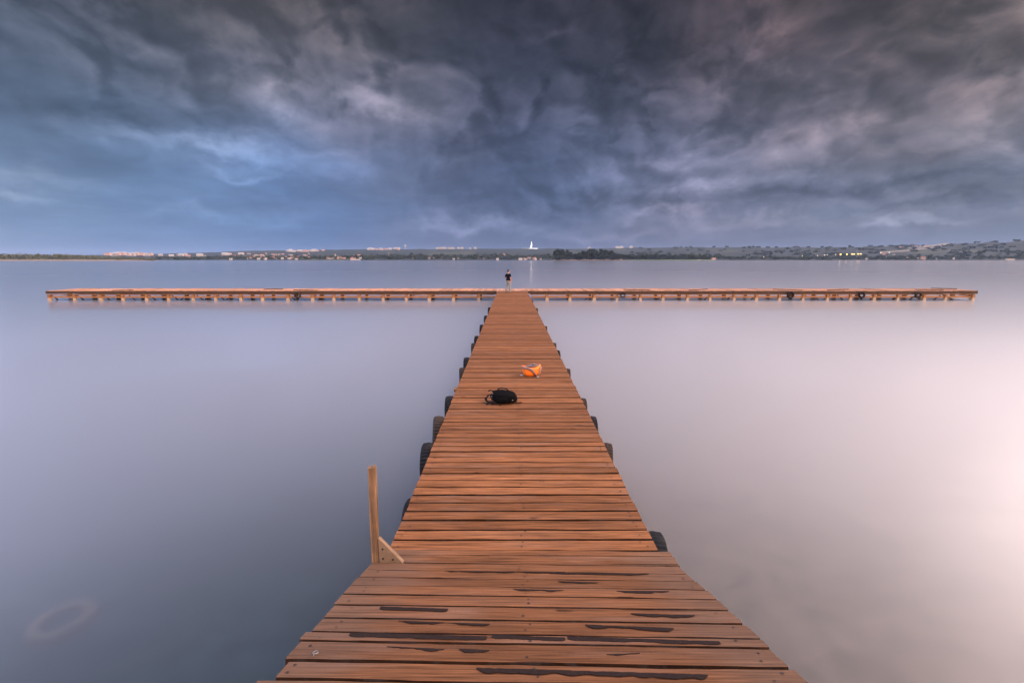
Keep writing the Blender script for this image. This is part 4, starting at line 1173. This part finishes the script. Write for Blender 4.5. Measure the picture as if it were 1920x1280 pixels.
# lamps on the right shore
def lamp_mat(name, c, s):
    m, t, out = new_mat(name); e = t.node('ShaderNodeEmission', None, {0: (*c, 1), 1: s}); t.L.new(e.outputs[0], out.inputs[0]); return m
M['lamp_y'] = lamp_mat('lamp_yellow', (1, .62, .14), 9)
M['lamp_w'] = lamp_mat('lamp_warm', (1, .80, .55), 5)
def make_lamp(mat, label, group, r=1.15, name='floodlight'):
    o = empty(name, (0, 0, 0), label, 'lamp', group)
    mb = MB(); mb.tube([(0, 0, -9), (0, 0, -.9)], [.3, .18], 6); mb.build('lamp_pole', M['steel'], o)
    mb = MB(); mb.box(-r * 1.3, r * 1.3, -.25, .25, -r * .8, r * .8, 0, None, .15); mb.build('lamp_head', M[mat], o)
    return o
GL = 'yellow lamps lit along the right shore'
l0 = make_lamp('lamp_y', 'yellow floodlight glowing in the lit group on the right shore', GL)
for i, (px, py, s_) in enumerate(((1577, 476.8, 1.3), (1589, 476.8, 1.05), (1599, 476.3, 1.1), (1602.5, 476.3, 1.0), (1610.5, 476.2, 1.15), (1615, 476.0, .95))):
    b = at_y(px, py, 1500)
    if i == 0: l0.location = b; l0.scale = (s_,) * 3
    else: copy_tree(l0, b, 0, (s_,) * 3)
GW = 'warm white lamps dotted along the right shore'
l1 = make_lamp('lamp_w', 'small warm lamp dotted along the dark right shore', GW, .75, 'shore_lamp')
for i, (px, py) in enumerate(((1433, 482), (1505, 479.6), (1534, 479.3), (1547, 478), (1552, 477.8), (1568, 477.2), (1574, 480.8), (1653, 473.4), (1668.5, 473.2), (1663, 481), (1676, 481), (1338, 482), (1715, 483))):
    b = at_y(px, py, 1480)
    if i == 0: l1.location = b
    else: copy_tree(l1, b, 0, (rr.uniform(.7, 1.1),) * 3)

# pale road climbing the right hill
def road(pts, w, label):
    vs = []; fs = []; pp_ = []
    for (px, Y) in pts:
        x = (px - 958) / FPX * Y; pp_.append(Vector((x, Y, terrain(x, Y) + 1.2)))
    for i, p in enumerate(pp_):
        vs += [p + Vector((0, -w, -w * .05)), p + Vector((0, w, w * .10 + .8))]
    fs = [(2 * i, 2 * i + 2, 2 * i + 3, 2 * i + 1) for i in range(len(pp_) - 1)]
    o = mesh_obj('road', vs, fs, simple_mat('pale_road', (.13, .115, .09), .9, .3, .02)); return tag(o, label, None, None, 'structure')
road([(1640 + i * 6, 1680 + i * 9) for i in range(18)], 16, 'pale track climbing the right-hand hill')
road([(1690 + i * 6, 1830 + i * 9) for i in range(20)], 14, 'upper pale track on the right-hand hill')

# ------------------------------------------------------------------ air
hv, ht, hout = new_mat('haze_air')
pv = ht.node('ShaderNodeVolumePrincipled', None, {'Color': (.42, .55, .80, 1), 'Density': .00006, 'Anisotropy': 0.0})
ht.L.new(pv.outputs[0], hout.inputs['Volume'])
hz = MB(); hz.box(-8800, 8800, -300, 6900, -4.2, 124)
if True:
    ho_ = hz.build('haze', hv); tag(ho_, 'thin bluish evening haze over the lake', None, None, 'stuff')

# ------------------------------------------------------------------ render
SC.view_settings.view_transform = 'Standard'; SC.view_settings.look = 'None'; SC.view_settings.exposure = 0; SC.view_settings.gamma = 1
SC.render.engine = 'CYCLES'
SC.cycles.use_denoising = True
SC.cycles.max_bounces = 8; SC.cycles.transparent_max_bounces = 8; SC.cycles.volume_bounces = 0
SC.cycles.sample_clamp_indirect = 6
SC.world.cycles.sampling_method = 'MANUAL'; SC.world.cycles.sample_map_resolution = 1024
